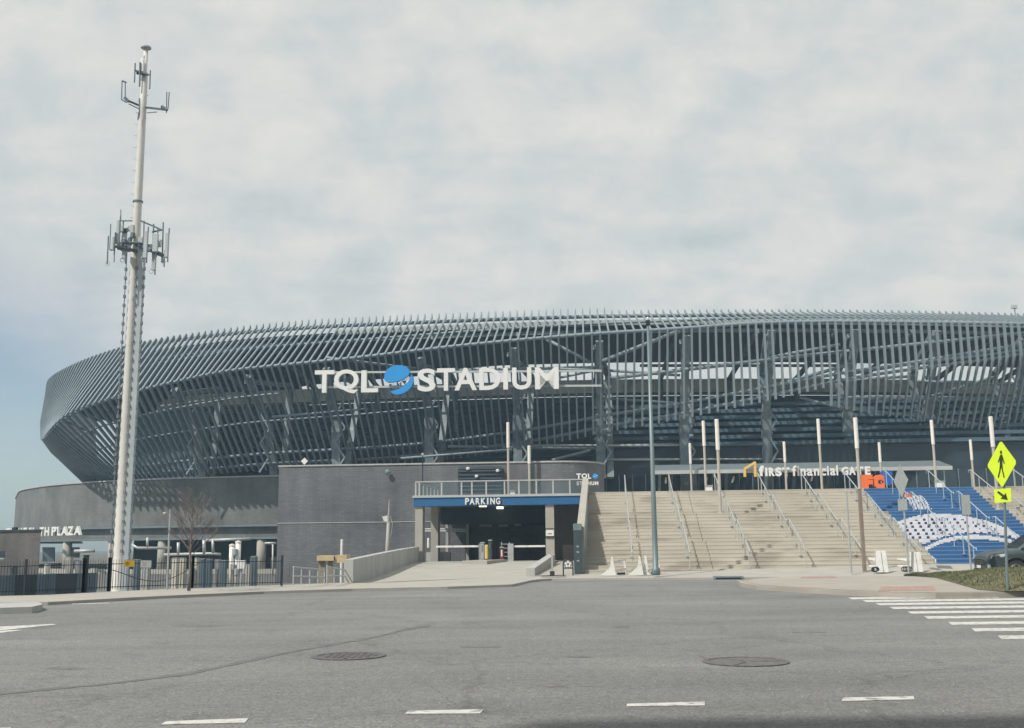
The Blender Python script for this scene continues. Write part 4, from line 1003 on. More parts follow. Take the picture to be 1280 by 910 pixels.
# ---------------------------------------------------------------- signs on the stadium
def plane_fr(pa, pb):
    d = (pb-pa); d.z = 0; d = d.normalized(); n = Vector((d.y, -d.x, 0))
    return (lambda x, dd, z: Vector((pa.x, pa.y, 0))+d*x-n*dd+Vector((0, 0, z))), d, n
pa, pb = P(395, 478, 82.6), P(700, 474, 81.2)
frS, dS, nS = plane_fr(pa, pb)
def on_plane(px, py, pa, n):
    d = ray(px, py); e = Vector((0, 0, CH)); k = (pa-e).dot(n)/d.dot(n); return e+d*k
def SX(px, py=476, pa=pa, n=nS, d=dS): q = on_plane(px, py, pa, n); return (q-pa).dot(d)
sgn = thing('stadium_sign', pa, 'huge white TQL STADIUM letters with a blue globe on the fins', 'sign')
for ch, x0, x1, y0, y1 in [('T', 394.5, 418.5, 463.5, 491.5), ('Q', 418.5, 449, 462.5, 492.5), ('L', 452.5, 473.5, 463.5, 491), ('S', 522.5, 545, 461.5, 490), ('T', 547, 569, 461, 489), ('A', 568.5, 596.5, 460.5, 488.5), ('D', 599.5, 626, 460.5, 488), ('I', 629.5, 635.2, 460.5, 487.5), ('U', 640.5, 664.5, 460, 487.5), ('M', 669, 698.5, 459.5, 487)]:
    q0 = on_plane((x0+x1)/2, y1, pa, nS); q1 = on_plane((x0+x1)/2, y0, pa, nS)
    letter(ch, frS, SX(x0), SX(x1), q0.z, q1.z, .30, 'letter_white', sgn, 0.022)
def plane_poly(pts, zoom, ox, oy, depth, m, nm, par, pa_=pa, n_=nS):
    q = [on_plane(ox+a/zoom, oy+b/zoom, pa_, n_) for a, b in pts]; MB().prism(q, n_*depth).build(nm, m, par)
Z7 = 7.111
plane_poly([(716, 205), (722, 165), (745, 125), (780, 98), (825, 85), (870, 86), (910, 98), (938, 122), (945, 150), (930, 180), (895, 208), (850, 226), (800, 236), (750, 236), (725, 225)], Z7, 380, 445, .3, 'logo_blue', 'globe_cap', sgn)
plane_poly([(960, 165), (976, 195), (977, 235), (962, 275), (930, 312), (885, 338), (835, 348), (795, 340), (770, 318), (800, 312), (850, 296), (895, 268), (930, 232), (950, 195)], Z7, 380, 445, .3, 'logo_blue', 'globe_crescent', sgn)
for q in [[(752, 240), (820, 242), (830, 250), (760, 252)], [(838, 240), (878, 215), (885, 222), (845, 250)], [(892, 212), (935, 182), (940, 192), (900, 225)], [(905, 250), (940, 205), (950, 212), (915, 258)]]:
    plane_poly(q, Z7, 380, 445, .25, 'letter_white', 'globe_dash', sgn)
for y in (463.5, 482.0):
    a = on_plane(400, y+1.5, pa, nS)-nS*.25; b = on_plane(752, y-0.5, pa, nS)-nS*.25; MB().bar(a, b, .12, .16).build('carrier_rail', 'rail_pale', sgn)
for x in (430, 500, 560, 640, 700, 745):
    a = on_plane(x, 463, pa, nS)-nS*.35; b = on_plane(x, 484, pa, nS)-nS*.35; MB().bar(a, b, .1, .1).build('bracket', 'tube_steel', sgn)
    MB().bar((a+b)/2, (a+b)/2-nS*2.2, .1, .1).build('bracket', 'tube_steel', sgn)
# gate sign
va2 = va-.12
gfr = lambda x, d, z: L(x, va2+d, z)
gs = thing('gate_sign', L(U_at(933, va2), va2, zf0), 'white lettering first financial GATE with a gold arch mark on the canopy', 'sign')
def gl_(ch, x0, x1, y0, y1, m='letter_white', b=0.03): letter(ch, gfr, U_at(x0, va2), U_at(x1, va2), Z_at((x0+x1)/2, y1, va2), Z_at((x0+x1)/2, y0, va2), .14, m, gs, b)
for a in [('f', 951.5, 957.8, 582, 595.2), ('I', 959.3, 962.0, 584.5, 595.2), ('R', 963.8, 971.2, 584.5, 595.2), ('S', 972, 980, 584.2, 595.4), ('T', 980.8, 989.8, 584.3, 595.2)]: gl_(*a, b=0.06)
for a in [('f', 993.3, 998.8, 582, 595), ('i', 1000, 1001.8, 583, 595), ('n', 1003.6, 1010, 586, 594.8), ('a', 1011.8, 1018.8, 586, 594.8), ('n', 1020.8, 1027.2, 585.8, 594.5), ('c', 1029.4, 1035.6, 585.8, 594.5), ('i', 1037.5, 1039.3, 582.3, 594.3), ('a', 1041, 1047.5, 585.5, 594.3), ('l', 1049.2, 1050.9, 581.5, 594.2)]: gl_(*a, b=0.02)
for a in [('G', 1055.8, 1064, 583.5, 593.8), ('A', 1064.8, 1073, 583.4, 593.7), ('T', 1073.8, 1083, 583.3, 593.6), ('E', 1085, 1091.8, 583, 593.4)]: gl_(*a, b=0.045)
def gpt2(x, y): return L(U_at(x, va2-.05), va2-.05, Z_at(x, y, va2-.05))
MB().bar(gpt2(933.6, 596), gpt2(933.6, 586.5), .17, .17).build('arch_bar', 'gold', gs); MB().bar(gpt2(933.0, 586.3), gpt2(947.3, 577.8), .17, .17).build('arch_bar', 'gold', gs); MB().bar(gpt2(946.8, 577), gpt2(946.8, 596), .17, .17).build('arch_bar', 'gold', gs)
# small sign on the rounded brick corner
vS = D2-.05
s2 = thing('wall_sign', L(U_at(733, vS), vS, Z_at(733, 606, vS)), 'small white TQL STADIUM sign with blue dot on the brick above the stair wall', 'sign')
pa3 = L(U_at(719, D2-.1), D2-.1, 5); pb3 = L(U_at(750, D2-.1), D2-.1, 5)
f3, d3, n3_ = plane_fr(pa3, pb3)
def s3(ch, x0, x1, y0, y1, b=.04):
    sx = lambda px: (on_plane(px, 600, pa3, n3_)-pa3).dot(d3)
    letter(ch, f3, sx(x0), sx(x1), on_plane(x0, y1, pa3, n3_).z, on_plane(x0, y0, pa3, n3_).z, .08, 'letter_white', s2, b)
for a in [('T', 720.5, 726.5, 592, 598.5), ('Q', 727, 734.2, 592, 598.8), ('L', 735, 739, 592, 598.5)]: s3(*a)
for a in [('S', 720.5, 723.8, 601.8, 606.6), ('T', 724.2, 728, 601.8, 606.6), ('A', 728, 732.3, 601.8, 606.6), ('D', 732.8, 736.6, 601.8, 606.6), ('I', 737.3, 738.2, 601.8, 606.6), ('U', 739.2, 742.6, 601.8, 606.6), ('M', 743.4, 747.8, 601.8, 606.6)]: s3(*a, b=.03)
c = on_plane(744, 595.3, pa3, n3_); MB().lathe(c, [(.17, 0), (.17, .08)], 16, ax=n3_).build('globe', 'logo_blue', s2)
MB().bar(c+Vector((-.14, -.1, -.06)), c+Vector((.14, -.1, .05)), .02, .025).build('globe_dash', 'letter_white', s2)
# plaza sign on the podium
pa4, pb4 = P(8, 668, 108), P(104, 664, 94.5)
f4, d4, n4 = plane_fr(pa4, pb4)
s4 = thing('plaza_sign', pa4, 'white TRIHEALTH PLAZA letters on the podium beam, partly behind the low building', 'sign')
for ch, x0, x1 in [('T', 10, 15.5), ('R', 16.5, 21), ('I', 22.3, 23.4), ('H', 25, 30), ('E', 31.6, 36), ('A', 36.6, 42.6), ('L', 43.6, 47.2), ('T', 52, 57.2), ('H', 58.2, 64), ('P', 67, 72.6), ('L', 74.2, 78.4), ('A', 79, 86.8), ('Z', 87.2, 94.2), ('A', 95, 103.2)]:
    sx = lambda px: (on_plane(px, 664, pa4, n4)-pa4).dot(d4)
    yt = 660.5-3.0*(x0/100); letter(ch, f4, sx(x0), sx(x1), on_plane((x0+x1)/2, yt+11.2, pa4, n4).z, on_plane((x0+x1)/2, yt, pa4, n4).z, .2, 'letter_white', s4, .035)

# FC letters on the plaza
fcv = 13.4
fc = thing('fc_letters', L(U_at(1079, fcv), fcv, DECK), 'big orange FC block letters standing at the top of the blue stairs', 'letters')
zF0, zF1 = DECK-.02, Z_at(1090, 594, fcv)
for ch, x0, x1 in [('F', 1079.5, 1091.5), ('C', 1092.8, 1106)]: letter(ch, lambda x, d, z: L(x, fcv+d, z), U_at(x0, fcv), U_at(x1, fcv), zF0, zF1, .5, 'fc_orange', fc, 0.11)
a, b = U_at(1105, fcv+2), U_at(1120, fcv+2)
bs = thing('blue_emblem', L(a, fcv+2, DECK), 'blue cut-out emblem standing behind the orange FC letters', 'emblem')
z0, z1 = Z_at(1110, 607, fcv+2), Z_at(1110, 587.5, fcv+2); pr = [(0, .85), (.2, 1), (.35, .86), (.55, 1), (.75, .9), (1, .92), (.92, .6), (1, .35), (.8, .05), (.45, .0), (.3, .2), (.05, .3), (.15, .6)]
MB().prism([L(a+(b-a)*s_, fcv+2, z0+(z1-z0)*t_) for s_, t_ in pr], VD*.3).build('panel', 'banner_blue', bs)
MB().box(a+.3, a+.4, fcv+2.1, fcv+2.2, DECK, z0+.4, L).build('leg', 'iron_black', bs); MB().box(b-.35, b-.25, fcv+2.1, fcv+2.2, DECK, z0+.3, L).build('leg', 'iron_black', bs)
# small orange and white banners under the canopy
for k, (x, y, dx) in enumerate([(834, 600.5, .3), (885, 600, 1), (918.5, 599.5, 1.4), (986, 597, 1.2), (1018, 597.5, 1.2)]):
    v = va+1; a = L(U_at(x-dx, v), v, Z_at(x, y+3.8, v)); b = L(U_at(x+dx, v), v, Z_at(x, y-3.8, v))
    t = thing('hanging_banner', a, ['slim banner under the left end of the canopy', 'slim tilted banner just right of the paired tall poles', 'slim tilted banner below the gold arch mark', 'slim tilted banner below the gate sign first word', 'slim tilted banner below the middle of the gate sign'][k], 'banner', 'slim banners under the canopy')
    t['label'] = t['label'].replace('slim', 'slim orange and white')
    MB().bar(a, a.lerp(b, .6), .12, .12).build('lower_half', 'plate_white', t); MB().bar(a.lerp(b, .601), b, .12, .12).build('upper_half', 'gold', t)
for (x, y0, y1, w, lb) in [(888.5, 607.5, 616, 8, 'white box standing at the top of the concrete stairs'), (1180, 602, 611, 9, 'white booth at the top right of the blue stairs'), (641, 613.8, 618, 5.5, 'small white box on the parking deck beside the tall pole')]:
    v = 14.5; a, b = U_at(x-w/2, v), U_at(x+w/2, v); z1 = Z_at(x, y0, v)
    t = thing('service_box', L(a, v, DECK), lb, 'box'); MB().box(a, b, v, v+.5, DECK, z1, L).build('cabinet', 'plate_white', t, bevel=.02); MB().box(a-.03, b+.03, v-.04, v+.54, z1+.001, z1+.05, L).build('lid', 'galv', t)

# ---------------------------------------------------------------- plaza light poles
def light_pole(v, zbase, H, u, label):
    t = thing('light_pole', L(u, v, zbase), label, 'light pole', 'white topped light poles on the plaza and stairs')
    b = L(u, v, zbase); s_ = H*.33
    MB().lathe(b, [(.17, 0), (.17, .04), (.075, .06), (.075, H-s_)], 12).build('shaft', 'pole_beige', t, smooth=False)
    MB().lathe(b, [(.10, H-s_+.001), (.10, H-.02), (.085, H)], 12).build('lens', 'pole_lens', t)
    return t
v1 = 7.6; z1_ = ground_z(v1)
for k, (x, yt, v, lb) in enumerate([(899, 524, v1, 'tall light pole standing on the concrete steps right of the paired poles'), (1074, 522, v1, 'tall light pole standing on the steps at the left edge of the blue paint'), (1245, 520.5, v1, 'tall light pole standing on the steps just left of the yellow diamond sign'),
        (635.5, 528, 21.0, 'tall light pole on the parking deck above the entrance'), (882, 526, 21, 'tall light pole, left one of the close pair at the stair top'), (1027, 523.5, 21, 'tall light pole at the stair top in front of the gate sign middle'), (1170, 525, 21, 'tall light pole at the top of the blue steps'),
        (661.8, 557, 21.9, 'shorter looking light pole on the deck, right of the tall deck pole'), (864, 554, 36, 'distant light pole left of the close pair'), (982.5, 552, 35, 'distant light pole below the gate sign first words'), (1102, 553, 35, 'distant light pole behind the orange FC letters'), (1217, 549.5, 35, 'distant light pole right of the canopy end')]):
    u = U_at(x, v, 600); zb = z1_ if v == v1 else DECK; zt = Z_at(x, yt, v); light_pole(v, zb, zt-zb, u, lb)

# ---------------------------------------------------------------- street furniture on the pavement
def post(p, h, r, m, t, name='post', n=8): return MB().lathe(p, [(r, 0), (r, h)], n).build(name, m, t)
# tall lamp standard without head
b = L(U_at(820, -3.0, 719), -3.0, .16); top = P(810.5, 402, (b.y))
lp = thing('lamp_standard', b, 'tall tapered grey green lamp standard in front of the stairs', 'lamp post')
H = top.z-b.z
MB().lathe(b, [(.16, 0), (.16, .25), (.11, .3), (.098, 2), (.052, H)], 14).build('shaft', 'lamp_green', lp, smooth=True)
MB().box(b.x-.08, b.x+.08, b.y-.08, b.y+.08, b.z+H-.14, b.z+H+.05).build('cap', 'iron_black', lp); MB().lathe(b+Vector((0, 0, H+.051)), [(.05, 0), (.07, .08), (.02, .14)], 8).build('sensor', 'plate_white', lp)
# dark slim pylon
v = -.3; a, b_ = U_at(716.5, v), U_at(727, v)-.02; zt = Z_at(720, 654.5, v)
py_ = thing('information_pylon', L(a, v, .15), 'dark green slim pylon against the foot of the stair wall', 'pylon')
MB().box(a, b_, v, v+.45, .15, zt-.28, L).build('body', 'pylon_green', py_, bevel=.01); MB().box(a-.01, b_+.01, v-.01, v+.46, zt-.279, zt, L).build('head', 'pylon_top', py_, bevel=.01)
for (y) in (683, 690, 701): MB().box((a+b_)/2-.05, (a+b_)/2+.05, v-.012, v-.001, Z_at(722, y, v)-.03, Z_at(722, y, v)+.03, L).build('badge', 'galv', py_)
# football bike rack
v = -1.2; a, b_ = U_at(703, v), U_at(715, v); z0 = Z_at(709, 721.5, v); zt = Z_at(709, 699, v); cu_ = (a+b_)/2; hw = (b_-a)/2
rk = thing('football_rack', L(cu_, v, z0), 'black arched stand with a white football disc beside the pylon', 'bike rack')
pts = [L(a, v, z0)]+[L(cu_-hw*math.cos(t), v, zt-hw+hw*math.sin(t)) for t in [k*math.pi/10 for k in range(11)]]+[L(b_, v, z0)]
MB().path(pts, .028, 6).build('hoop', 'iron_black', rk, smooth=True)
zc = zt-hw; rr = hw*.70
MB().bar(L(a, v, zc-rr*1.15), L(b_, v, zc-rr*1.15), .04, .05).build('crossbar', 'iron_black', rk)
MB().lathe(L(cu_, v, zc), [(rr*1.16, 0), (rr*1.16, .02)], 20, ax=-VD).build('backing', 'iron_black', rk)
ball = MB().lathe(L(cu_, v-.021, zc), [(rr, 0), (rr, .02)], 20, ax=-VD).build('disc', 'letter_white', rk)
def pent(cx_, cz, r, rot): return [L(cx_+r*math.cos(rot+k*2*math.pi/5), v-.046, cz+r*math.sin(rot+k*2*math.pi/5)) for k in range(5)]
MB().prism(pent(cu_, zc, rr*.34, .3), VD*.004).build('patch', 'iron_black', ball)
for k in range(5):
    t_ = .3+k*2*math.pi/5+.63; MB().prism(pent(cu_+rr*.78*math.cos(t_), zc+rr*.78*math.sin(t_), rr*.2, t_), VD*.004).build('patch', 'iron_black', ball)
# back of notice on post with base
v = -2.6; uc = U_at(689.3, v); z0 = .135
ps = thing('sign_post', L(uc, v, z0), 'thin grey post on a flat black foot before the parking entrance', 'sign post')
MB().box(uc-.035, uc+.035, v-.02, v+.02, z0, Z_at(689, 688, v), L).build('post', 'galv', ps)
MB().box(U_at(675, v), U_at(706, v), v-.15, v+.15, z0+.001, z0+.03, L).build('foot', 'rubber', ps, bevel=.01); MB().box(uc-.09, uc+.09, v-.06, v+.06, z0+.031, z0+.2, L).build('socket', 'rubber', ps)
# white folding barricades
def barricade(x, y0, y1, xe, side, v, label, two=False):
    # A-frame end panel seen edge on, boards run away to one side
    u = U_at(x, v); z0 = pave_z(L(u, v)); zt = Z_at(x, y0, v); ue = U_at(xe, v+1.0); sgn_ = 1 if ue > u else -1
    t = thing('barricade', L(u, v, z0), label, 'barricade', 'white folding barricades before the stairs')
    for k, du in enumerate((0.0, .24) if two else (0.0,)):
        uu = u+sgn_*du; h = zt-z0
        pf = [(-.48*sgn_, 0), (-.30*sgn_, h*.16), (-.12*sgn_, h*.40), (-.06*sgn_, h*.55), (-.03*sgn_, h), (.03*sgn_, h), (.10*sgn_, h*.4), (.14*sgn_, 0)]
        MB().prism([L(uu+a, v-.03+k*.2, z0+b) for a, b in pf], VD*.07).build('end_frame', 'barrier_white', t, bevel=.008)
    for (h0, h1, rise_) in [(.62, .78, .12), (.14, .30, .08)]:
        h = zt-z0; b0 = u+sgn_*(.30 if two else .06)
        MB().hexa([L(b0, v+.05, z0+h*h0), L(ue, v+1.0, z0+h*h0+rise_), L(ue, v+1.04, z0+h*h0+rise_), L(b0, v+.09, z0+h*h0)], [L(b0, v+.05, z0+h*h1), L(ue, v+1.0, z0+h*h1*.9+rise_), L(ue, v+1.04, z0+h*h1*.9+rise_), L(b0, v+.09, z0+h*h1)]).build('board', 'barrier_white', t)
    MB().bar(L(ue, v+1.02, z0), L(ue-.08*sgn_, v+1.02, z0+(zt-z0)*.75), .06, .06).build('leg', 'barrier_white', t)
    MB().bar(L(ue-.35*sgn_, v+.8, z0+.05), L(ue, v+1.1, z0+.05), .1, .08).build('foot', 'rubber', t)
barricade(763.8, 696, 723, 781, 1, -2.4, 'white barricade with one spike, leftmost before the stairs')
barricade(798, 695, 723, 823, 1, -2.4, 'white barricade with two spikes just left of the lamp standard', True)
def panel_barrier(x0, x1, y0, y1, xe, v, label):
    a, b = U_at(x0, v), U_at(x1, v); z0 = pave_z(L(a, v)); zt = Z_at(x0, y0, v); mid = (a+b)/2
    t = thing('barricade', L(a, v, z0), label, 'barricade', 'white folding barricades before the stairs')
    for (p, q, dv) in ((a, mid-.015, 0), (mid+.015, b, .05)):
        MB().hexa([L(p-.03, v-.12+dv, z0), L(q+.03, v-.12+dv, z0), L(q+.03, v+.12+dv, z0), L(p-.03, v+.12+dv, z0)], [L(p, v-.02+dv, zt), L(q, v-.02+dv, zt), L(q, v+.02+dv, zt), L(p, v+.02+dv, zt)]).build('panel', 'barrier_white', t, bevel=.01)
    e = U_at(xe, v+.6)
    for h in (.62, .28): MB().hexa([L(e, v+.5, z0+(zt-z0)*h), L(a-.04, v, z0+(zt-z0)*(h-.10)), L(a-.04, v+.03, z0+(zt-z0)*(h-.10)), L(e, v+.53, z0+(zt-z0)*h)], [L(e, v+.5, z0+(zt-z0)*(h+.06)), L(a-.04, v, z0+(zt-z0)*(h+.06)), L(a-.04, v+.03, z0+(zt-z0)*(h+.06)), L(e, v+.53, z0+(zt-z0)*(h+.06))]).build('board', 'barrier_white', t)
    for k in range(4):
        cc = L(e+.08+k*(a-e-.1)/4, v-.1, z0+.11); m_ = MB(); m_.path([cc+UR*(.10*math.cos(s_))+Vector((0, 0, .09*math.sin(s_))) for s_ in [j*2*math.pi/12 for j in range(13)]], .018, 5); m_.build('ring_foot', 'rubber', t)
panel_barrier(1092, 1105, 688.5, 714, 1080.5, -2.6, 'white panel barricade with black rings beside the brown post')
panel_barrier(1134, 1148, 690, 713, 1117, -2.6, 'white panel barricade with black rings behind the diamond sign post')
# posts and signs near the corner
v = -2.9
def simple_post(x, y0, y1, v, w, m, label, name='sign_post', cat='post'):
    u = U_at(x, v, y1); z0 = pave_z(L(u, v)) ; t = thing(name, L(u, v, z0), label, cat); MB().lathe(L(u, v, z0), [(w/2, 0), (w/2, Z_at(x, y0, v)-z0)], 8).build('shaft', m, t)
    MB().lathe(L(u, v, Z_at(x, y0, v)+.001), [(w/2+.015, 0), (w/2, .05)], 8).build('cap', m, t)
simple_post(1064, 614, 711, -3.0, .07, 'galv', 'thin grey post before the concrete steps, left of the brown post')
b = G(1081, 717, .135); t = thing('wooden_post', b, 'brown post on the corner pavement at the left edge of the blue steps', 'post')
top = P(1077.5, 612, b.y); MB().bar(b, Vector((b.x, b.y, top.z)), .13, .13).build('shaft', 'brown_post', t, bevel=.01); MB().bar(Vector((b.x, b.y, top.z+.001)), Vector((b.x, b.y, top.z+.03)), .15, .15).build('cap', 'brown_post', t)
def rot_fr(c, ang):
    d = Vector((math.cos(ang), math.sin(ang), 0)); n = Vector((d.y, -d.x, 0)); return (lambda x, dd, z: c+d*x-n*dd+Vector((0, 0, z))), d, n
# back of a diamond sign
b = G(1136, 717.5, .135); zc = P(1128.5, 601, b.y).z; ang = math.acos(.42)*-1
f5, d5, n5 = rot_fr(b, rad(-86))
t = thing('diamond_sign', b, 'grey back of a diamond warning sign on a thin post before the blue steps', 'sign')
hd = (P(1128.5, 580, b.y).z-P(1128.5, 622, b.y).z)/2
MB().lathe(b, [(.035, 0), (.035, zc+hd*.6-b.z)], 8).build('post', 'galv', t)
q = [f5(-hd, -.05, zc-b.z), f5(0, -.05, zc-hd-b.z), f5(hd, -.05, zc-b.z), f5(0, -.05, zc+hd-b.z)]; MB().prism(q, -n5*.006).build('plate', 'sign_back', t)
z2, z3 = P(1128, 638, b.y).z-b.z, P(1128, 624, b.y).z-b.z
MB().prism([f5(-hd*.62, -.05, z2), f5(hd*.62, -.05, z2), f5(hd*.62, -.05, z3), f5(-hd*.62, -.05, z3)], -n5*.006).build('lower_plate', 'sign_back', t)
# back of a rectangular sign
b = G(1214, 714.5, .35); b.z = .3; f6, d6, n6 = rot_fr(b, rad(-12))
t = thing('rectangular_sign', b, 'grey back of an upright rectangular sign before the blue steps', 'sign')
zt, z2 = P(1211.5, 618.5, b.y).z-b.z, P(1212, 643.5, b.y).z-b.z; hw = 5.1*b.y/F
MB().lathe(b-Vector((0, 0, .2)), [(.03, 0), (.03, zt+.1)], 8).build('post', 'galv', t)
MB().prism([f6(-hw, -.045, z2), f6(hw, -.045, z2), f6(hw, -.045, zt), f6(-hw, -.045, zt)], -n6*.006).build('plate', 'sign_back', t)
# crossing sign
b = G(1259.5, 738, .16); zc = P(1257.5, 580, b.y).z-b.z; hd = (P(1257, 550.2, b.y).z-P(1257, 609.5, b.y).z)/2
f7_, d7, n7 = rot_fr(b, rad(-80))
f7 = lambda x, dd, z: f7_(x, dd, z)+Vector((z*.055, 0, 0))    # the post leans a little
cs = thing('crossing_sign', b, 'fluorescent yellow diamond pedestrian crossing sign with an arrow plate on the verge', 'sign')
MB().tube(b, f7(0, 0, zc+hd*.5), .034, n=8).build('post', 'lamp_green', cs)
def dia(r, off, cc=.06): # diamond with clipped corners
    k = cc; o_ = []
    for (sx, sz) in ((-1, 0), (0, -1), (1, 0), (0, 1)):
        if sx: o_ += [f7(sx*r*(1-k), off, zc+(k*r*(1 if sx < 0 else -1))), f7(sx*r*(1-k), off, zc-(k*r*(1 if sx < 0 else -1)))]
        else: o_ += [f7((-k if sz < 0 else k)*r, off, zc+sz*r*(1-k)), f7((k if sz < 0 else -k)*r, off, zc+sz*r*(1-k))]
    return o_
pl_ = MB().prism(dia(hd, -.05), n7*-.006).build('plate', 'sign_yellow', cs)
# pedestrian symbol
S_ = hd*.62
def symb(pts, par, off=-.0575): MB().prism([f7(a*S_*.9, off, zc+b*S_) for a, b in pts], n7*.003).build('symbol', 'sign_black', par)
symb([(.02+.115*math.cos(k*math.pi/5), .80+.13*math.sin(k*math.pi/5)) for k in range(10)], pl_)
symb([(-.10, .62), (.14, .64), (.30, .30), (.42, .02), (.34, -.02), (.20, .22), (.16, .34), (.14, .02), (-.16, .02), (-.16, .30), (-.32, .12), (-.40, .18), (-.24, .40)], pl_)
symb([(-.15, .02), (.13, .02), (.18, -.40), (.36, -.92), (.24, -.95), (.06, -.42), (0, -.18), (-.14, -.50), (-.36, -.92), (-.48, -.86), (-.26, -.44)], pl_)
y1, y2 = P(1257, 611.0, b.y).z-b.z, P(1257, 628, b.y).z-b.z; hw = .33
a_ = MB().prism([f7(-hw, -.05, y2), f7(hw, -.05, y2), f7(hw, -.05, y1), f7(-hw, -.05, y1)], n7*-.006).build('arrow_plate', 'sign_yellow', cs)
zm = (y1+y2)/2; e_ = (y1-y2)*.36
MB().prism([f7(x*hw, -.0575, zm+y*e_) for x, y in [(-.62, .75), (-.44, 1.0), (.22, .05), (.42, .5), (.62, -.95), (-.22, -.55), (.02, -.25)]], n7*.003).build('symbol', 'sign_black', a_)

# ---------------------------------------------------------------- left yard: fence, signs, tree, poles
fl = [G(a, b, .13) for a, b in [(-60, 746.5), (0, 745), (55, 743), (103, 740.5), (135, 739), (240, 735.2), (300, 733.8), (352, 732.6)]]
def fence_seg(k0, k1, label, step=.08, gate=False):
    a, b = fl[k0], fl[k1]; t = thing('iron_fence', a, label, 'fence', 'black iron fence sections along the yard')
    pts = fl[k0:k1+1]; tot = sum((q-p).length for p, q in zip(pts, pts[1:]))
    def at(s_):
        for p, q in zip(pts, pts[1:]):
            l = (q-p).length
            if s_ <= l+1e-6: return p.lerp(q, s_/l)
            s_ -= l
        return pts[-1].copy()
    n = int(tot/step); FH = 0.94
    for zz_ in (.13+.12, .13+FH-.14): MB().path([Vector((p.x, p.y, zz_)) for p in pts], .016, 4).build('rail', 'iron_black', t)
    me0 = None
    for k in range(n):
        p = at((k+.5)*tot/n); p.z = .13
        if me0 is None:
            o = MB().hexa([p+Vector((x, y, .05)) for x, y in ((-.008, -.008), (.008, -.008), (.008, .008), (-.008, .008))], [p+Vector((x*.5, y*.5, FH)) for x, y in ((-.008, -.008), (.008, -.008), (.008, .008), (-.008, .008))]).build('picket', 'iron_black', t, loc=p); me0 = o.data
        else:
            o = bpy.data.objects.new('picket', me0); C.objects.link(o); o.parent = t; o.location = p-ORG[t.name]
    m = max(1, round(tot/2.4))
    for k in range(m+1):
        p = at(min(tot, k*tot/m)); p.z = .13; MB().box(p.x-.03, p.x+.03, p.y-.03, p.y+.03, .13, .13+FH+.05).build('post', 'iron_black', t)
    return t
fence_seg(0, 3, 'black iron fence section at the far left before the low dark building')
fence_seg(3, 4, 'black iron gate section left of the white mast')
fence_seg(4, 5, 'black iron fence section with the yellow and white plates')
fence_seg(5, 7, 'black iron fence section between the bare tree and the steel railing')
def fence_at(px, yp, off=-.06):
    # point on the fence line under photo column px
    best = None
    for p, q in zip(fl, fl[1:]):
        a, b = proj(p)[0], proj(q)[0]
        if a <= px <= b: c = p.lerp(q, (px-a)/(b-a)); best = c
    z = P(px, yp, best.y+off).z; return Vector((best.x, best.y+off, z))
for (x0, x1, y0, y1, m_n, lb) in [(153, 166, 700.5, 708.5, 'plate_amber', 'small yellow plate on the black fence by the mast foot'), (173.5, 187, 700.5, 709.5, 'plate_white', 'small white plate on the black fence right of the yellow one')]:
    a = fence_at(x0, y1); b = fence_at(x1, y1); c = fence_at(x1, y0); d = fence_at(x0, y0)
    t = thing('fence_plate', a, lb, 'sign'); MB().prism([a, b, c, d], (0, .008, 0)).build('plate', m_n, t)
    for w in (.3, .5, .7): MB().bar(a.lerp(d, w)+Vector((.06, -.003, 0)), b.lerp(c, w)+Vector((-.06, -.003, 0)), .004, .012).build('print', 'sign_black' if m_n == 'plate_amber' else 'galv', t)
# tall gate posts
for (x, y0, w, lb) in [(104.5, 695, 5, 'thick black gate post left of the gate'), (135.5, 698, 2.5, 'thin black gate post right of the gate')]:
    a = fence_at(x, 740, .05); h = P(x, y0, a.y).z; ww = w*a.y/F/2
    t = thing('gate_post', (a.x, a.y, .13), lb, 'gate post'); MB().box(a.x-ww, a.x+ww, a.y-.06, a.y+.06, .13, h).build('shaft', 'iron_black', t); MB().box(a.x-ww-.01, a.x+ww+.01, a.y-.07, a.y+.07, h+.001, h+.03).build('cap', 'iron_black', t)
# sagging chain across the second part of the fence
pts = []
for k in range(17):
    s_ = k/16; x = 138+s_*(262-138); y = 712+22*math.sin(math.pi*min(1, s_*1.0))**1.2*(1 if s_ < .5 else 1)-(s_*16) ; pts.append(fence_at(x, min(y, 733), -.09))
tag(MB().path(pts, .012, 5).build('gate_chain', 'iron_black', loc=pts[0]), 'dark chain sagging along the black fence between the mast and the tree', 'chain')
# low dark screen wall behind the fence on the far left
a, b = G(-60, 742, 0), G(102, 736, 0); a = Vector((a.x, a.y+1.2, -1)); b = Vector((b.x, b.y+1.2, -1))
lw2 = thing('screen_wall', a, 'low dark screen behind the black fence at the far left', 'wall')
for k in range(6):
    p, q = a.lerp(b, k/6+.002), a.lerp(b, (k+1)/6-.002); MB().hexa([p, q, q+Vector((0, .15, 0)), p+Vector((0, .15, 0))], [Vector((p.x, p.y, .52)), Vector((q.x, q.y, .52)), Vector((q.x, q.y+.15, .52)), Vector((p.x, p.y+.15, .52))]).build('panel', 'slate_panel' if k % 2 else 'garage_dark', lw2)
# pale strip of yard paving, yard surface
sheet('yard', [(-90, 26), (fl[0].x, fl[0].y+.6)]+[(p.x, p.y+.3) for p in fl[1:]]+[(A.x, A.y+1), (L(gl, VG).x, L(gl, VG).y), (L(gl, 50).x, L(gl, 50).y), (-90, 130)], -.94, 'asphalt_patch')
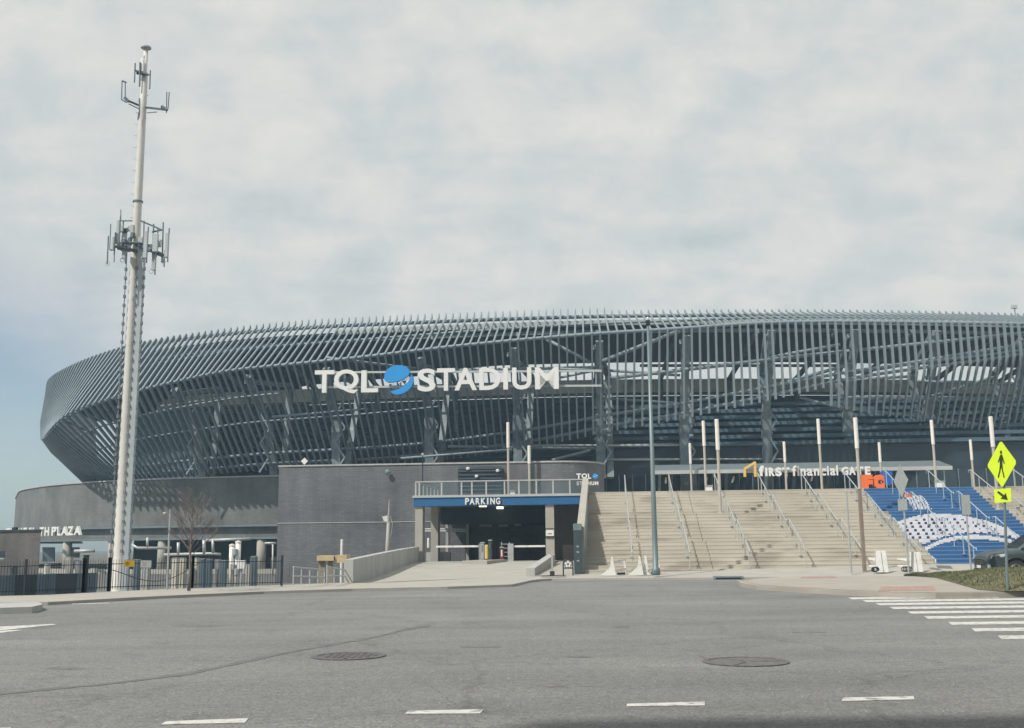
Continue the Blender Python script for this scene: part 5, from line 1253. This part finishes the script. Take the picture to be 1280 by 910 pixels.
# low dark building at the far left
a, b = P(-80, 664, 72), P(51.5, 664.5, 70)
ld = thing('low_brick_building', (b.x, b.y, -1), 'low dark brick building at the far left edge', 'building')
zt = P(40, 664.5, 70).z
MB().wall([(a.x, a.y), (b.x, b.y), (b.x*1.13-.3, b.y+9)], -1, zt, .3).build('wall', 'brick_brown', ld)
MB().wall([(a.x, a.y-.08), (b.x+.08, b.y-.08), (b.x*1.13-.22, b.y+9)], zt+.001, zt+.14, .45).build('coping', 'iron_black', ld)
MB().box(a.x, b.x-6, a.y+.4, a.y+8, zt-.2, zt-.1).build('roof', 'roof_dark', ld)
q = [P(-3, 697, 70.0), P(7, 697, 70), P(7, 689, 70), P(-3, 689, 70)]; w_ = MB().prism([p+Vector((0, -.0-.25, 0)) for p in q], (0, .12, 0)).build('window', 'gate_glass', ld)
MB().bar(q[0]+Vector((-.05, -.3, -.06)), q[1]+Vector((.05, -.3, -.06)), .12, .08).build('sill', 'wall_concrete', w_)
MB().box(P(16, 660, 71).x-.15, P(16, 660, 71).x+.15, 71.2, 71.5, zt, P(16, 659, 71).z).build('vent', 'iron_black', ld)
# bare tree
tb_ = G(236, 738.5, .13); tr = thing('bare_tree', tb_, 'small leafless street tree in front of the black fence', 'tree')
TH = P(236, 617, tb_.y).z-tb_.z
trunk = MB(); trunk.path([tb_, tb_+Vector((.015, 0, TH*.2)), tb_+Vector((-.01, .02, TH*.38)), tb_+Vector((.01, 0, TH*.62)), tb_+Vector((.0, 0, TH*.82))], .055, 8, .014); trunk.build('trunk', 'bark', tr, smooth=True)
rnd = random.Random(3)
def branch(mb, p, d, l, r, dep):
    e = p+d*l; mid = p.lerp(e, .5)+Vector((rnd.uniform(-1, 1), rnd.uniform(-1, 1), rnd.uniform(0, 1)))*l*.06
    mb.path([p, mid, e], r, 5 if r > .01 else 3, r*.6)
    if dep == 0: return
    for k in range(rnd.choice((2, 3, 3))):
        nd = (d+Vector((rnd.uniform(-.6, .6), rnd.uniform(-.6, .6), rnd.uniform(-.15, .45)))).normalized(); branch(mb, p.lerp(e, rnd.uniform(.45, 1)), nd, l*rnd.uniform(.55, .8), r*.6, dep-1)
for k in range(26):
    h = TH*(.34+.50*k/25); az_ = k*2.4; sp = .80-.45*k/25
    mb = MB(); d = Vector((math.cos(az_)*sp, math.sin(az_)*sp, .75)).normalized(); branch(mb, tb_+Vector((0, 0, h)), d, TH*(.23-.10*k/25), .014-.005*k/25, 4); mb.build('branch', 'bark', tr)
# thin lamp pole by the tree
b = G(208.5, 737, .13); t = thing('yard_pole', b, 'thin grey pole with a small lamp left of the bare tree', 'pole')
MB().lathe(b, [(.035, 0), (.03, P(208, 636, b.y).z-b.z)], 8).build('shaft', 'galv', t); q = P(205.5, 641, b.y); MB().bar(P(208.5, 640, b.y), q, .02, .02).build('arm', 'galv', t); MB().lathe(q, [(.02, .02), (.05, 0), (.03, -.05)], 8).build('lamp', 'plate_white', t)
# tall storage lockers standing in the yard behind the fence
yl = {'cream_panel': 'cream', 'slate_panel': 'dark slate blue', 'galv': 'grey', 'wall_concrete': 'pale grey', 'plate_white': 'white'}
for k, (x0, x1, y0, m_n, near_) in enumerate([(214, 221.5, 698, 'cream_panel', 'left of the bare tree trunk'), (222.5, 230, 698, 'cream_panel', 'just left of the bare tree trunk'), (238.5, 246.5, 698, 'cream_panel', 'just right of the bare tree trunk'), (248.5, 255, 699, 'slate_panel', 'second to the right of the bare tree'), (256.5, 263, 699.5, 'slate_panel', 'third to the right of the bare tree'),
        (268, 274, 700, 'galv', 'between the slate ones right of the tree'), (275.5, 281.5, 701, 'slate_panel', 'left of the leaning pale post'), (307, 312, 706, 'wall_concrete', 'right of the white equipment box'), (313, 319.5, 696, 'slate_panel', 'just left of the thick round column'), (112, 118, 711, 'cream_panel', 'left of the mast, in the gate opening'), (176, 185, 711, 'wall_concrete', 'under the white fence plate'), (166, 173, 700, 'slate_panel', 'beside the yellow fence plate'), (81, 88, 697, 'wall_concrete', 'right of the leftmost round column'), (93, 99, 702, 'galv', 'left of the thick black gate post'), (54.5, 59, 706, 'plate_white', 'right of the low brick building')]):
    Y = 50.0+(k % 3)*.7; a, c = P(x0, 720, Y), P(x1, y0, Y); t = thing('storage_locker', (a.x, Y, -.94), '%s locker standing in the yard %s' % (yl[m_n], near_), 'locker')
    MB().box(a.x, c.x, Y, Y+.4, -.94, c.z, ).build('cabinet', m_n, t, bevel=.01); MB().box((a.x+c.x)/2-.006, (a.x+c.x)/2+.006, Y-.006, Y-.001, -.8, c.z-.06).build('door_gap', 'iron_black', t); MB().box(a.x-.01, c.x+.01, Y-.01, Y+.41, c.z+.001, c.z+.03).build('top', 'galv', t)
# white leaning equipment
for (pts, r, lb, m_n) in [([(290, 682.5), (287.3, 735)], .14, 'pale post standing in the yard left of the white box', 'pole_lens'), ([(298, 678.5), (297.5, 700)], .15, 'white post standing behind the white box in the yard', 'plate_white')]:
    a, c = P(pts[0][0], pts[0][1], 58), P(pts[1][0], pts[1][1], 58); c = Vector((a.x, a.y, -.94)); t = thing('yard_post', c, lb, 'post'); MB().tube(c, a, r, n=12).build('shaft', m_n, t, smooth=True); MB().lathe(a, [(r*1.15, 0), (r*1.1, .08), (.03, .12)], 12).build('cap', m_n, t)
a, c = P(296, 711, 57), P(306, 700.5, 57); t = thing('equipment_box', (a.x, a.y, -.94), 'white equipment box on a stand in the yard left of the round column', 'box')
MB().box(a.x, c.x, a.y, a.y+.3, a.z, c.z).build('cabinet', 'plate_white', t, bevel=.01); MB().box(a.x+.15, a.x+.25, a.y+.1, a.y+.2, -.94, a.z-.001).build('leg', 'galv', t)
for k, (x, y) in enumerate([(293.5, 690), (291, 709), (296, 715)]):
    p = P(x, y, 57.8); tag(MB().lathe(p, [(.05, -.2), (.16, -.15), (.16, .15), (.06, .2)], 10).build('gas_meter', 'galv', loc=p), ['grey meter between the two white yard posts', 'grey meter low on the pale yard post', 'lowest grey meter by the pale yard post'][k], 'meter')
# steel railing by the ramp, wooden shelter, white post
def yard_rail(pxs, top, bot, label, D0, D1):
    n = len(pxs); pts = []
    for k, x in enumerate(pxs):
        D = D0+(D1-D0)*k/(n-1); pts.append((P(x, top[0]+(top[1]-top[0])*k/(n-1), D), P(x, bot[0]+(bot[1]-bot[0])*k/(n-1), D)))
    t = thing('steel_railing', pts[0][1], label, 'railing')
    for a, b in pts: MB().tube(b, Vector((b.x, b.y, a.z)), .022, n=6).build('post', 'rail_pale', t)
    for f_ in (0.001, .5): MB().path([a.lerp(b, f_) for a, b in pts], .022, 6).build('rail', 'rail_pale', t)
yard_rail([366.5, 376.5, 387, 397, 405.5], (708.5, 712.5), (731.5, 730.5), 'pale steel railing with three bays at the end of the fence', 33.8, 36)
yard_rail([408.5, 417.5, 427, 435.5], (707.5, 713.5), (730.5, 727), 'pale steel railing beside the end of the ramp wall', 34.8, 37.5)
a = P(395.5, 721, 44); c = P(407, 695, 44)
ws = thing('timber_shelter', (a.x, a.y, -.94), 'beige timber shelter with a deep top board behind the railing', 'shelter')
MB().box(a.x, P(417, 700, 44).x, 44, 45.2, P(400, 701, 44).z, P(400, 694.5, 44).z).build('top_board', 'wood_beige', ws)
MB().box(P(418, 700, 44).x, P(432.5, 700, 44).x, 44.1, 45.3, P(420, 703.5, 44).z, P(420, 694.0, 44).z).build('top_board', 'wood_beige', ws)
MB().box(a.x+.05, P(406, 700, 44).x, 44.15, 44.2, -.94, P(400, 701.2, 44).z).build('side_panel', 'wood_shade', ws); MB().box(P(409, 700, 44).x, P(415.5, 700, 44).x, 44.15, 44.2, -.94, P(400, 701.2, 44).z).build('side_panel', 'wood_shade', ws)
MB().box(P(430, 700, 44).x, P(432, 700, 44).x, 44.3, 44.4, -.94, P(420, 703.6, 44).z).build('leg', 'wood_shade', ws)
p = P(427, 694, 46); t = thing('vent_post', (p.x, p.y, -.94), 'slim white vent post behind the beige timber shelter', 'post'); MB().lathe((p.x, p.y, -.94), [(.055, 0), (.055, P(427, 675.5, 46).z+.94)], 10).build('shaft', 'plate_white', t); MB().lathe((p.x, p.y, P(427, 675.5, 46).z+.001), [(.065, 0), (.05, .04)], 10).build('cap', 'plate_white', t)
# leaning pale mast behind the ramp wall
b, top = P(483.5, 697, 50), P(486.6, 624.5, 50); b = b+(b-top).normalized()*1.2
t = thing('leaning_mast', b, 'pale leaning tapered mast behind the parking ramp wall', 'mast')
mid = b.lerp(top, .72); MB().tube(b, mid, .10, .07, 10).build('shaft', 'concrete_pale', t, smooth=True); MB().tube(mid+(top-mid)*.001, top, .06, .015, 8).build('tip', 'concrete_pale', t)
q = P(481.5, 648, 50); MB().hexa([q+Vector((-.06, -.05, -.12)), q+Vector((.12, -.05, -.16)), q+Vector((.12, .1, -.16)), q+Vector((-.06, .1, -.12))], [q+Vector((-.14, -.08, .08)), q+Vector((.12, -.08, .14)), q+Vector((.12, .1, .14)), q+Vector((-.14, .1, .08))]).build('bracket', 'plate_white', t)
MB().path([P(488, 645, 50), P(490.5, 655, 50), P(489, 668, 50), P(486, 674, 50)], .012, 4).build('cable', 'galv', t)
# dark lamp on the deck
b = L(U_at(528, VG+3), VG+3, DECK); t = thing('deck_lamp', b, 'thin dark lamp post at the left end of the parking deck', 'lamp post'); zt = Z_at(527, 570, VG+3)
MB().lathe(b, [(.04, 0), (.03, zt-b.z)], 8).build('shaft', 'iron_black', t); MB().lathe(b+Vector((0, 0, zt-b.z+.001)), [(.03, 0), (.09, .06), (.08, .14), (.02, .18)], 10).build('lantern', 'galv', t)

# ---------------------------------------------------------------- communications mast
TD = 44.0; TS = TD/60.0
def T(px, py, dy=0.0): return P(px, py, TD+dy)
tb0 = T(149, 735); tb0.z = -.94; tt = T(183.6, 60)
mst = thing('mobile_phone_mast', tb0, 'very tall white monopole mast with antenna clusters left of the stadium', 'mast')
AX = Vector((tb0.x+.0, TD, 0))
# axis is truly vertical; its lean in the picture comes from the tilted view
bx = P(148.6, 700, TD).x; 
def on_axis(py):
    z = 0.0
    z = z_on(bx, TD, py); return Vector((bx, TD, z))
ztop = on_axis(62).z
sh = MB().lathe((bx, TD, -.94), [(.42, 0), (.40, .3), (.255, .5), (.23, 6), (.185, on_axis(305).z+.94), (.155, on_axis(140).z+.94), (.14, on_axis(92).z+.94), (.10, on_axis(90).z+.94), (.095, ztop+.94)], 16).build('shaft', 'mast_white', mst, smooth=True)
MB().lathe((bx, TD, ztop+.001), [(.13, 0), (.13, .05), (.23, .06), (.23, .12)], 16).build('cap', 'antenna_grey', mst)
zcb = on_axis(312).z
m_ = MB().box(bx+.27, bx+.50, TD-.32, TD-.08, -.5, zcb); m_.build('cable_duct', 'conduit_grey', mst)
for k, z in enumerate([1.2+.40*i for i in range(int((zcb-1.6)/.40))]):
    if k == 0:
        c1 = MB().box(bx-.33, bx-.25, TD-.26, TD-.12, z, z+.13).build('cable_clip', 'clip_dark', mst, loc=(bx, TD, z)); c2 = MB().box(bx+.17, bx+.26, TD-.38, TD-.30, z, z+.14).build('cable_clip', 'clip_dark', mst, loc=(bx, TD, z)); c3 = MB().box(bx+.505, bx+.57, TD-.36, TD-.2, z, z+.14).build('cable_clip', 'clip_dark', mst, loc=(bx, TD, z))
    else:
        for c_ in (c1, c2, c3):
            o = c_.copy(); C.objects.link(o); o.location = Vector((bx, TD, z))-ORG[mst.name]
MB().tube((bx-.29, TD-.18, -.5), (bx-.29, TD-.18, zcb), .022, n=5).build('cable', 'clip_dark', mst)
m_ = MB()
for k in range(48):
    z = zcb+.6+k*.27
    if z > ztop-2: break
    m_.tube((bx-.14 if k % 2 else bx+.14, TD-.1, z), (bx-.27 if k % 2 else bx+.27, TD-.12, z), .013, n=4)
stuff(m_.build('climbing_peg', 'galv', mst))
MB().lathe(on_axis(252), [(.22, -.03), (.22, .03)], 14).build('band', 'clip_dark', mst)
def ant_bar(x1, y1, x2, y2, r, m='antenna_dark', dy=0, dy2=None, name='frame_tube'): MB().tube(T(x1, y1, dy*TS), T(x2, y2, (dy if dy2 is None else dy2)*TS), r*TS, n=6).build(name, m, mst)
def ant_panel(x, y0, y1, w, dy, m='antenna_grey'):
    dy *= TS; a = T(x, y1, dy); c = T(x, y0, dy); w_ = w*TD/F/2
    o = MB().hexa([a+Vector((-w_, -.08, 0)), a+Vector((w_, -.08, 0)), a+Vector((w_*.8, .10, 0)), a+Vector((-w_*.8, .10, 0))], [Vector((a.x, a.y, c.z))+Vector(q) for q in ((-w_, -.08, 0), (w_, -.08, 0), (w_*.8, .10, 0), (-w_*.8, .10, 0))]).build('antenna', m, mst, bevel=.02)
    MB().tube(Vector((a.x, a.y+.18, a.z-.15)), Vector((a.x, a.y+.18, c.z+.25)), .03, n=6).build('clamp', 'antenna_dark', o)
# lower cluster
for a in [(146, 308, 171, 314, .11, 'antenna_dark', -1.6, -.4), (171, 305, 203, 319, .13, 'antenna_dark', -.4, -1.4), (148, 301, 171, 304, .10, 'antenna_dark', 1.2, .3), (176, 276, 204, 288, .05, 'antenna_dark', -.8, -1.2), (150, 276, 168, 276, .04, 'antenna_dark', .4, 0), (138, 313, 147, 307, .05, 'antenna_dark', -1.6, -1.6), (171, 306, 176, 300, .12, 'antenna_dark', -.5, .6), (148, 311, 160, 306, .08, 'antenna_dark', -1.2, 1.0), (176, 307, 198, 309, .08, 'antenna_dark', .8, 1.0), (190, 290, 204, 287, .05, 'antenna_dark', -1.2, -1.2), (157, 290, 170, 284, .05, 'antenna_dark', .5, 0), (159, 285, 170, 298, .05, 'antenna_dark', .4, 0), (160, 300, 170, 287, .04, 'antenna_dark', .4, 0), (151, 262, 151, 276, .03, 'antenna_dark', 0, 0), (204, 278, 203, 320, .045, 'antenna_dark', -1.3, -1.3), (192, 280, 191, 318, .045, 'antenna_dark', -1.3, -1.3), (180, 276, 179.5, 310, .04, 'antenna_dark', -1.1, -1.1), (138.5, 280, 137, 312, .03, 'antenna_dark', -1.7, -1.7), (135.5, 295, 134, 330, .04, 'antenna_dark', -1.7, -1.7), (143, 311, 142.7, 328, .03, 'antenna_dark', -1.6, -1.6)]:
    ant_bar(a[0], a[1], a[2], a[3], a[4], a[5], a[6], a[7])
for q in [(208, 291, 322, 4.2, -1.5), (194, 292, 315, 6.5, -1.6), (181.5, 289, 323, 4.6, -1.5), (192, 316, 338, 5.2, -.6), (146.8, 275, 305, 3.6, -1.3), (141, 296, 313, 2.8, -1.7), (155, 313, 324, 4.6, -.9), (151.5, 281, 290, 5.5, .3), (156, 292, 300, 5, .6), (165, 281, 296, 5, -.2), (203.5, 318, 328, 3.5, -1.2), (150, 300, 308, 5, -.3)]: ant_panel(*q)
for (x0, x1, y0, y1, dy) in [(153, 158, 285, 296, .5), (159, 164, 297, 306, -.6), (149, 154, 302, 312, -.9), (157, 163, 307, 314, .4), (172, 178, 296, 305, -.5), (185, 190, 305, 313, -.9), (196, 201, 299, 308, -.8), (163, 168, 290, 297, -.5), (179, 184, 303, 311, .6), (160, 166, 282, 288, .3)]:
    a, c = T(x0, y1, dy*TS), T(x1, y0, dy*TS); MB().box(a.x, c.x, a.y, a.y+.14, a.z, c.z).build('radio_unit', 'antenna_dark' if x0 % 2 else 'antenna_grey', mst, bevel=.012)
for (x, y) in [(134.5, 329), (153, 325), (179, 323), (189, 339), (204, 327)]:
    c = T(x, y, -1.0); MB().path([c+Vector((.09*math.cos(s_), 0, .10*math.sin(s_))) for s_ in [j*2*math.pi/10 for j in range(11)]], .014, 4).build('cable_loop', 'antenna_grey', mst)
ring = MB(); cc = on_axis(309)
ring.path([cc+Vector((.7*math.cos(s_), .7*math.sin(s_), 0)) for s_ in [j*2*math.pi/12 for j in range(13)]], .06, 6); ring.build('platform_ring', 'antenna_dark', mst)
# upper arms
for a in [(158, 125, 177, 133, .07, -.6, 0), (181, 134, 207, 137, .07, 0, -.6), (152.5, 102, 152, 124, .035, -.6, -.6), (156.5, 104, 156.5, 121, .035, -.6, -.6), (152.5, 101, 158, 103, .05, -.6, -.6), (151.5, 124, 158, 128, .04, -.6, -.6), (208.5, 115, 208, 141, .035, -.6, -.6), (211.5, 115, 210, 136, .035, -.6, -.6), (161, 130, 176, 137, .03, -.5, 0), (184, 141, 196, 140, .03, 0, -.5), (174.5, 123, 174.3, 143, .05, -.4, -.4), (169, 79, 168, 103, .045, -.5, -.5), (175, 78, 174.5, 108, .055, -.5, -.5), (188, 88, 187, 111, .045, -.5, -.5), (169, 88, 188, 94, .06, -.45, -.45), (171, 91, 184, 93, .10, -.3, -.3), (173, 141, 172.5, 150, .04, -.4, -.4), (202, 133, 209, 138, .10, -.6, -.6), (156, 122, 161, 127, .10, -.6, -.6)]:
    ant_bar(a[0], a[1], a[2], a[3], a[4], 'antenna_dark', a[5], a[6])
ant_panel(177.5, 74, 90, 4.5, -.35, 'plate_white')

# small flood light on the roof edge at the right
i = idx_px(1273); p = at_c(i, -.5, 20.9); t = thing('roof_flood_light', p, 'small dark flood light on the roof edge at the far right', 'lamp')
MB().tube(p, p+Vector((0, 0, .6)), .04).build('stem', 'antenna_dark', t); MB().box(p.x-.3, p.x+.2, p.y-.15, p.y+.1, p.z+.6, p.z+.95).build('head', 'antenna_grey', t, bevel=.03)

# ---------------------------------------------------------------- parked car at the right edge
def make_car():
    v0 = -6.9; 
    u_n = U_at(1235.5, v0, 700)
    base = L(u_n, v0, 0.0)
    t = thing('parked_car', base, 'dark grey sport utility car with its nose entering at the right edge', 'car')
    CF = lambda x, y, z: base+UR*x+VD*y+Vector((0, 0, z))     # x back from the nose, y across (0..1.85), z up
    Wd = 1.84
    # sections: x, half width at sill, half width at belt, z low, z belt(hood line), z roof (or None)
    secs_ = [(0.00, .52, .60, .42, .72), (0.06, .70, .76, .30, .84), (0.20, .82, .86, .24, .93), (0.55, .90, .90, .22, 1.02), (1.00, .92, .91, .22, 1.07), (1.35, .92, .91, .22, 1.10), (2.2, .92, .92, .22, 1.12), (3.2, .92, .92, .22, 1.13), (4.0, .92, .90, .24, 1.13), (4.35, .88, .86, .3, 1.10), (4.55, .78, .78, .42, 1.0)]
    m_ = MB(); rings = []
    for (x, ws_, wb, zl, zb_) in secs_:
        c = .92; h = zb_-zl
        rings.append([(c-ws_*.93, zl), (c-ws_, zl+h*.18), (c-ws_*1.0, zl+h*.5), (c-wb, zl+h*.78), (c-wb*.94, zb_-.03), (c-wb*.75, zb_), (c, zb_+.02), (c+wb*.75, zb_), (c+wb*.94, zb_-.03), (c+wb, zl+h*.78), (c+ws_, zl+h*.5), (c+ws_, zl+h*.18), (c+ws_*.93, zl)])
    k = 13; vs = [CF(s_[0], y, z) for s_, r_ in zip(secs_, rings) for (y, z) in r_]
    fs = [(i*k+j, i*k+(j+1) % k, (i+1)*k+(j+1) % k, (i+1)*k+j) for i in range(len(secs_)-1) for j in range(k)]
    fs += [tuple(range(k)), tuple(range((len(secs_)-1)*k, len(secs_)*k))]
    o = m_.add(vs, fs).build('body', 'car_paint', t, smooth=True)
    sd = o.modifiers.new('sub', 'SUBSURF'); sd.levels = 2; sd.render_levels = 2
    # cabin
    m_ = MB(); cab = [(1.15, .86, 1.08, .80, 1.09), (1.95, .84, 1.08, .66, 1.62), (2.5, .84, 1.1, .66, 1.68), (3.6, .84, 1.1, .66, 1.66), (4.35, .80, 1.08, .66, 1.52), (4.5, .76, 1.05, .7, 1.10)]
    vs = []
    for (x, wb, zb_, wt_, zt_) in cab: vs += [CF(x, .92-wb, zb_-.04), CF(x, .92-(wb+wt_)/2, (zb_+zt_)/2), CF(x, .92-wt_, zt_-.03), CF(x, .92-wt_*.6, zt_), CF(x, .92+wt_*.6, zt_), CF(x, .92+wt_, zt_-.03), CF(x, .92+(wb+wt_)/2, (zb_+zt_)/2), CF(x, .92+wb, zb_-.04)]
    k = 8; fs = [(i*k+j, i*k+j+1, (i+1)*k+j+1, (i+1)*k+j) for i in range(5) for j in range(7)]+[tuple(range(8)), tuple(range(40, 48))]
    m_.add(vs, fs); m_.build('window', 'car_glass', t, smooth=False)
    m_ = MB(); m_.hexa([CF(1.95, .30, 1.63), CF(4.3, .30, 1.56), CF(4.3, 1.54, 1.56), CF(1.95, 1.54, 1.63)], [CF(2.0, .34, 1.69), CF(4.25, .34, 1.66), CF(4.25, 1.50, 1.66), CF(2.0, 1.50, 1.69)]); m_.build('roof', 'car_paint', t, bevel=.02)
    for s_ in (.035, 1.805):
        for (p, q) in (((1.18, 1.08), (1.98, 1.64)), ((2.75, 1.1), (2.75, 1.66)), ((3.7, 1.1), (3.85, 1.64))):
            y0_ = s_+(.04 if s_ < 1 else -.04); y1_ = s_+(.22 if s_ < 1 else -.22); MB().bar(CF(p[0], y0_, p[1]), CF(q[0], y1_, q[1]), .06, .06).build('pillar', 'car_paint', t)
    for (xw) in (.88, 3.62):
        for (yy, sg_) in ((-.045, -1), (1.66, 1)):
            c = CF(xw, yy, .35)
            w = MB().lathe(c, [(.24, 0), (.34, .005), (.355, .04), (.355, .19), (.34, .225), (.24, .23)], 28, ax=VD).build('wheel', 'rubber', t)
            face = CF(xw, yy-(.012) if sg_ < 0 else yy+.243, .35)
            MB().lathe(face, [(.215, 0), (.205, .006), (.06, .010)], 24, ax=VD if sg_ > 0 else -VD).build('rim', 'rim_metal', w)
            for j in range(5):
                a_ = j*2*math.pi/5+.3; dr = UR*math.cos(a_)+Vector((0, 0, math.sin(a_))); off_ = (-VD if sg_ < 0 else VD)*.012
                MB().bar(face+off_+dr*.05, face+off_+dr*.20, .10, .012, VD).build('spoke', 'car_trim', w)
            # black arch liner
            ar = [CF(xw+.43*math.cos(s2_), yy+.0 if sg_ < 0 else yy+.23, .35+.43*math.sin(s2_)) for s2_ in [j*math.pi/12 for j in range(13)]]
            MB().path(ar, .045, 6).build('wheel_arch', 'car_trim', t, smooth=True)
    for s_, nm in ((-1, 1), (1, 1)):
        y = .92+s_*.64; MB().hexa([CF(.10, y-.15, .74), CF(.02 if s_ > 9 else .04, y+.15, .74), CF(.56, y+.27, .80), CF(.56, y-.27, .80)], [CF(.17, y-.15, .86), CF(.14, y+.15, .86), CF(.60, y+.27, .91), CF(.60, y-.27, .91)]).build('headlight', 'lens_clear', t, bevel=.02)
        y = .92+s_*.72; MB().lathe(CF(.10, y, .46), [(.10, 0), (.09, .05)], 14, ax=-UR).build('fog_lamp', 'lens_clear', t)
    MB().box(-.01, .08, .40, 1.44, .50, .72, CF).build('grille', 'car_trim', t, bevel=.02); MB().box(.02, .12, .25, 1.59, .26, .42, CF).build('bumper', 'car_trim', t, bevel=.03)
    MB().box(-.03, -.022, .72, 1.12, .42, .52, CF).build('number_plate', 'plate_white', t)
    MB().hexa([CF(1.55, -.10, 1.08), CF(1.72, -.10, 1.08), CF(1.72, .08, 1.08), CF(1.55, .08, 1.08)], [CF(1.57, -.12, 1.22), CF(1.70, -.12, 1.22), CF(1.70, .06, 1.20), CF(1.57, .06, 1.20)]).build('mirror', 'car_paint', t, bevel=.02)
    MB().path([CF(1.3, -.003, .3), CF(1.32, -.012, .7), CF(1.3, .015, 1.06)], .006, 4).build('door_gap', 'car_trim', t)
    return t
make_car()

# ---------------------------------------------------------------- unseen building added behind the camera to cast the shadow on the near road
bb = thing('shadow_building', (-14.5, -6, 0), 'unseen plain brick building added behind the viewer to shade the near road', 'building')
bh = 25.2
w_ = MB(); w_.box(-16.5, 40, -18, -6, 0, bh); w_.build('wall', 'brick_brown', bb)
MB().box(-16.6, 40.1, -18.1, -5.9, bh+.001, bh+.2).build('roof', 'roof_dark', bb)
for fz in range(6):
    for fx in range(15):
        x = -13.2+fx*3.5; w_ = MB().box(x, x+1.5, -5.98, -5.93, 1.6+fz*3.5, 3.6+fz*3.5).build('window', 'gate_glass', bb); MB().box(x-.1, x+1.6, -5.99, -5.85, 1.48+fz*3.5, 1.598+fz*3.5).build('sill', 'wall_concrete', w_)

# ---------------------------------------------------------------- thin haze volume added over the whole place to lift the dark tones
hm = bpy.data.materials.new('haze_lift'); hm.use_nodes = True; t = hm.node_tree; t.nodes.clear()
ho = t.nodes.new('ShaderNodeOutputMaterial'); hv = t.nodes.new('ShaderNodeVolumePrincipled'); hv.inputs['Density'].default_value = 0.00105
hv.inputs['Color'].default_value = (0.50, 0.76, 0.95, 1); t.links.new(hv.outputs[0], ho.inputs['Volume']); MT['haze_lift'] = hm
o = MB().box(-660, 660, -220, 820, -2.0, 34).build('haze', 'haze_lift'); stuff(tag(o, 'thin pale blue haze added over street and stadium to lift the darks', 'haze'))
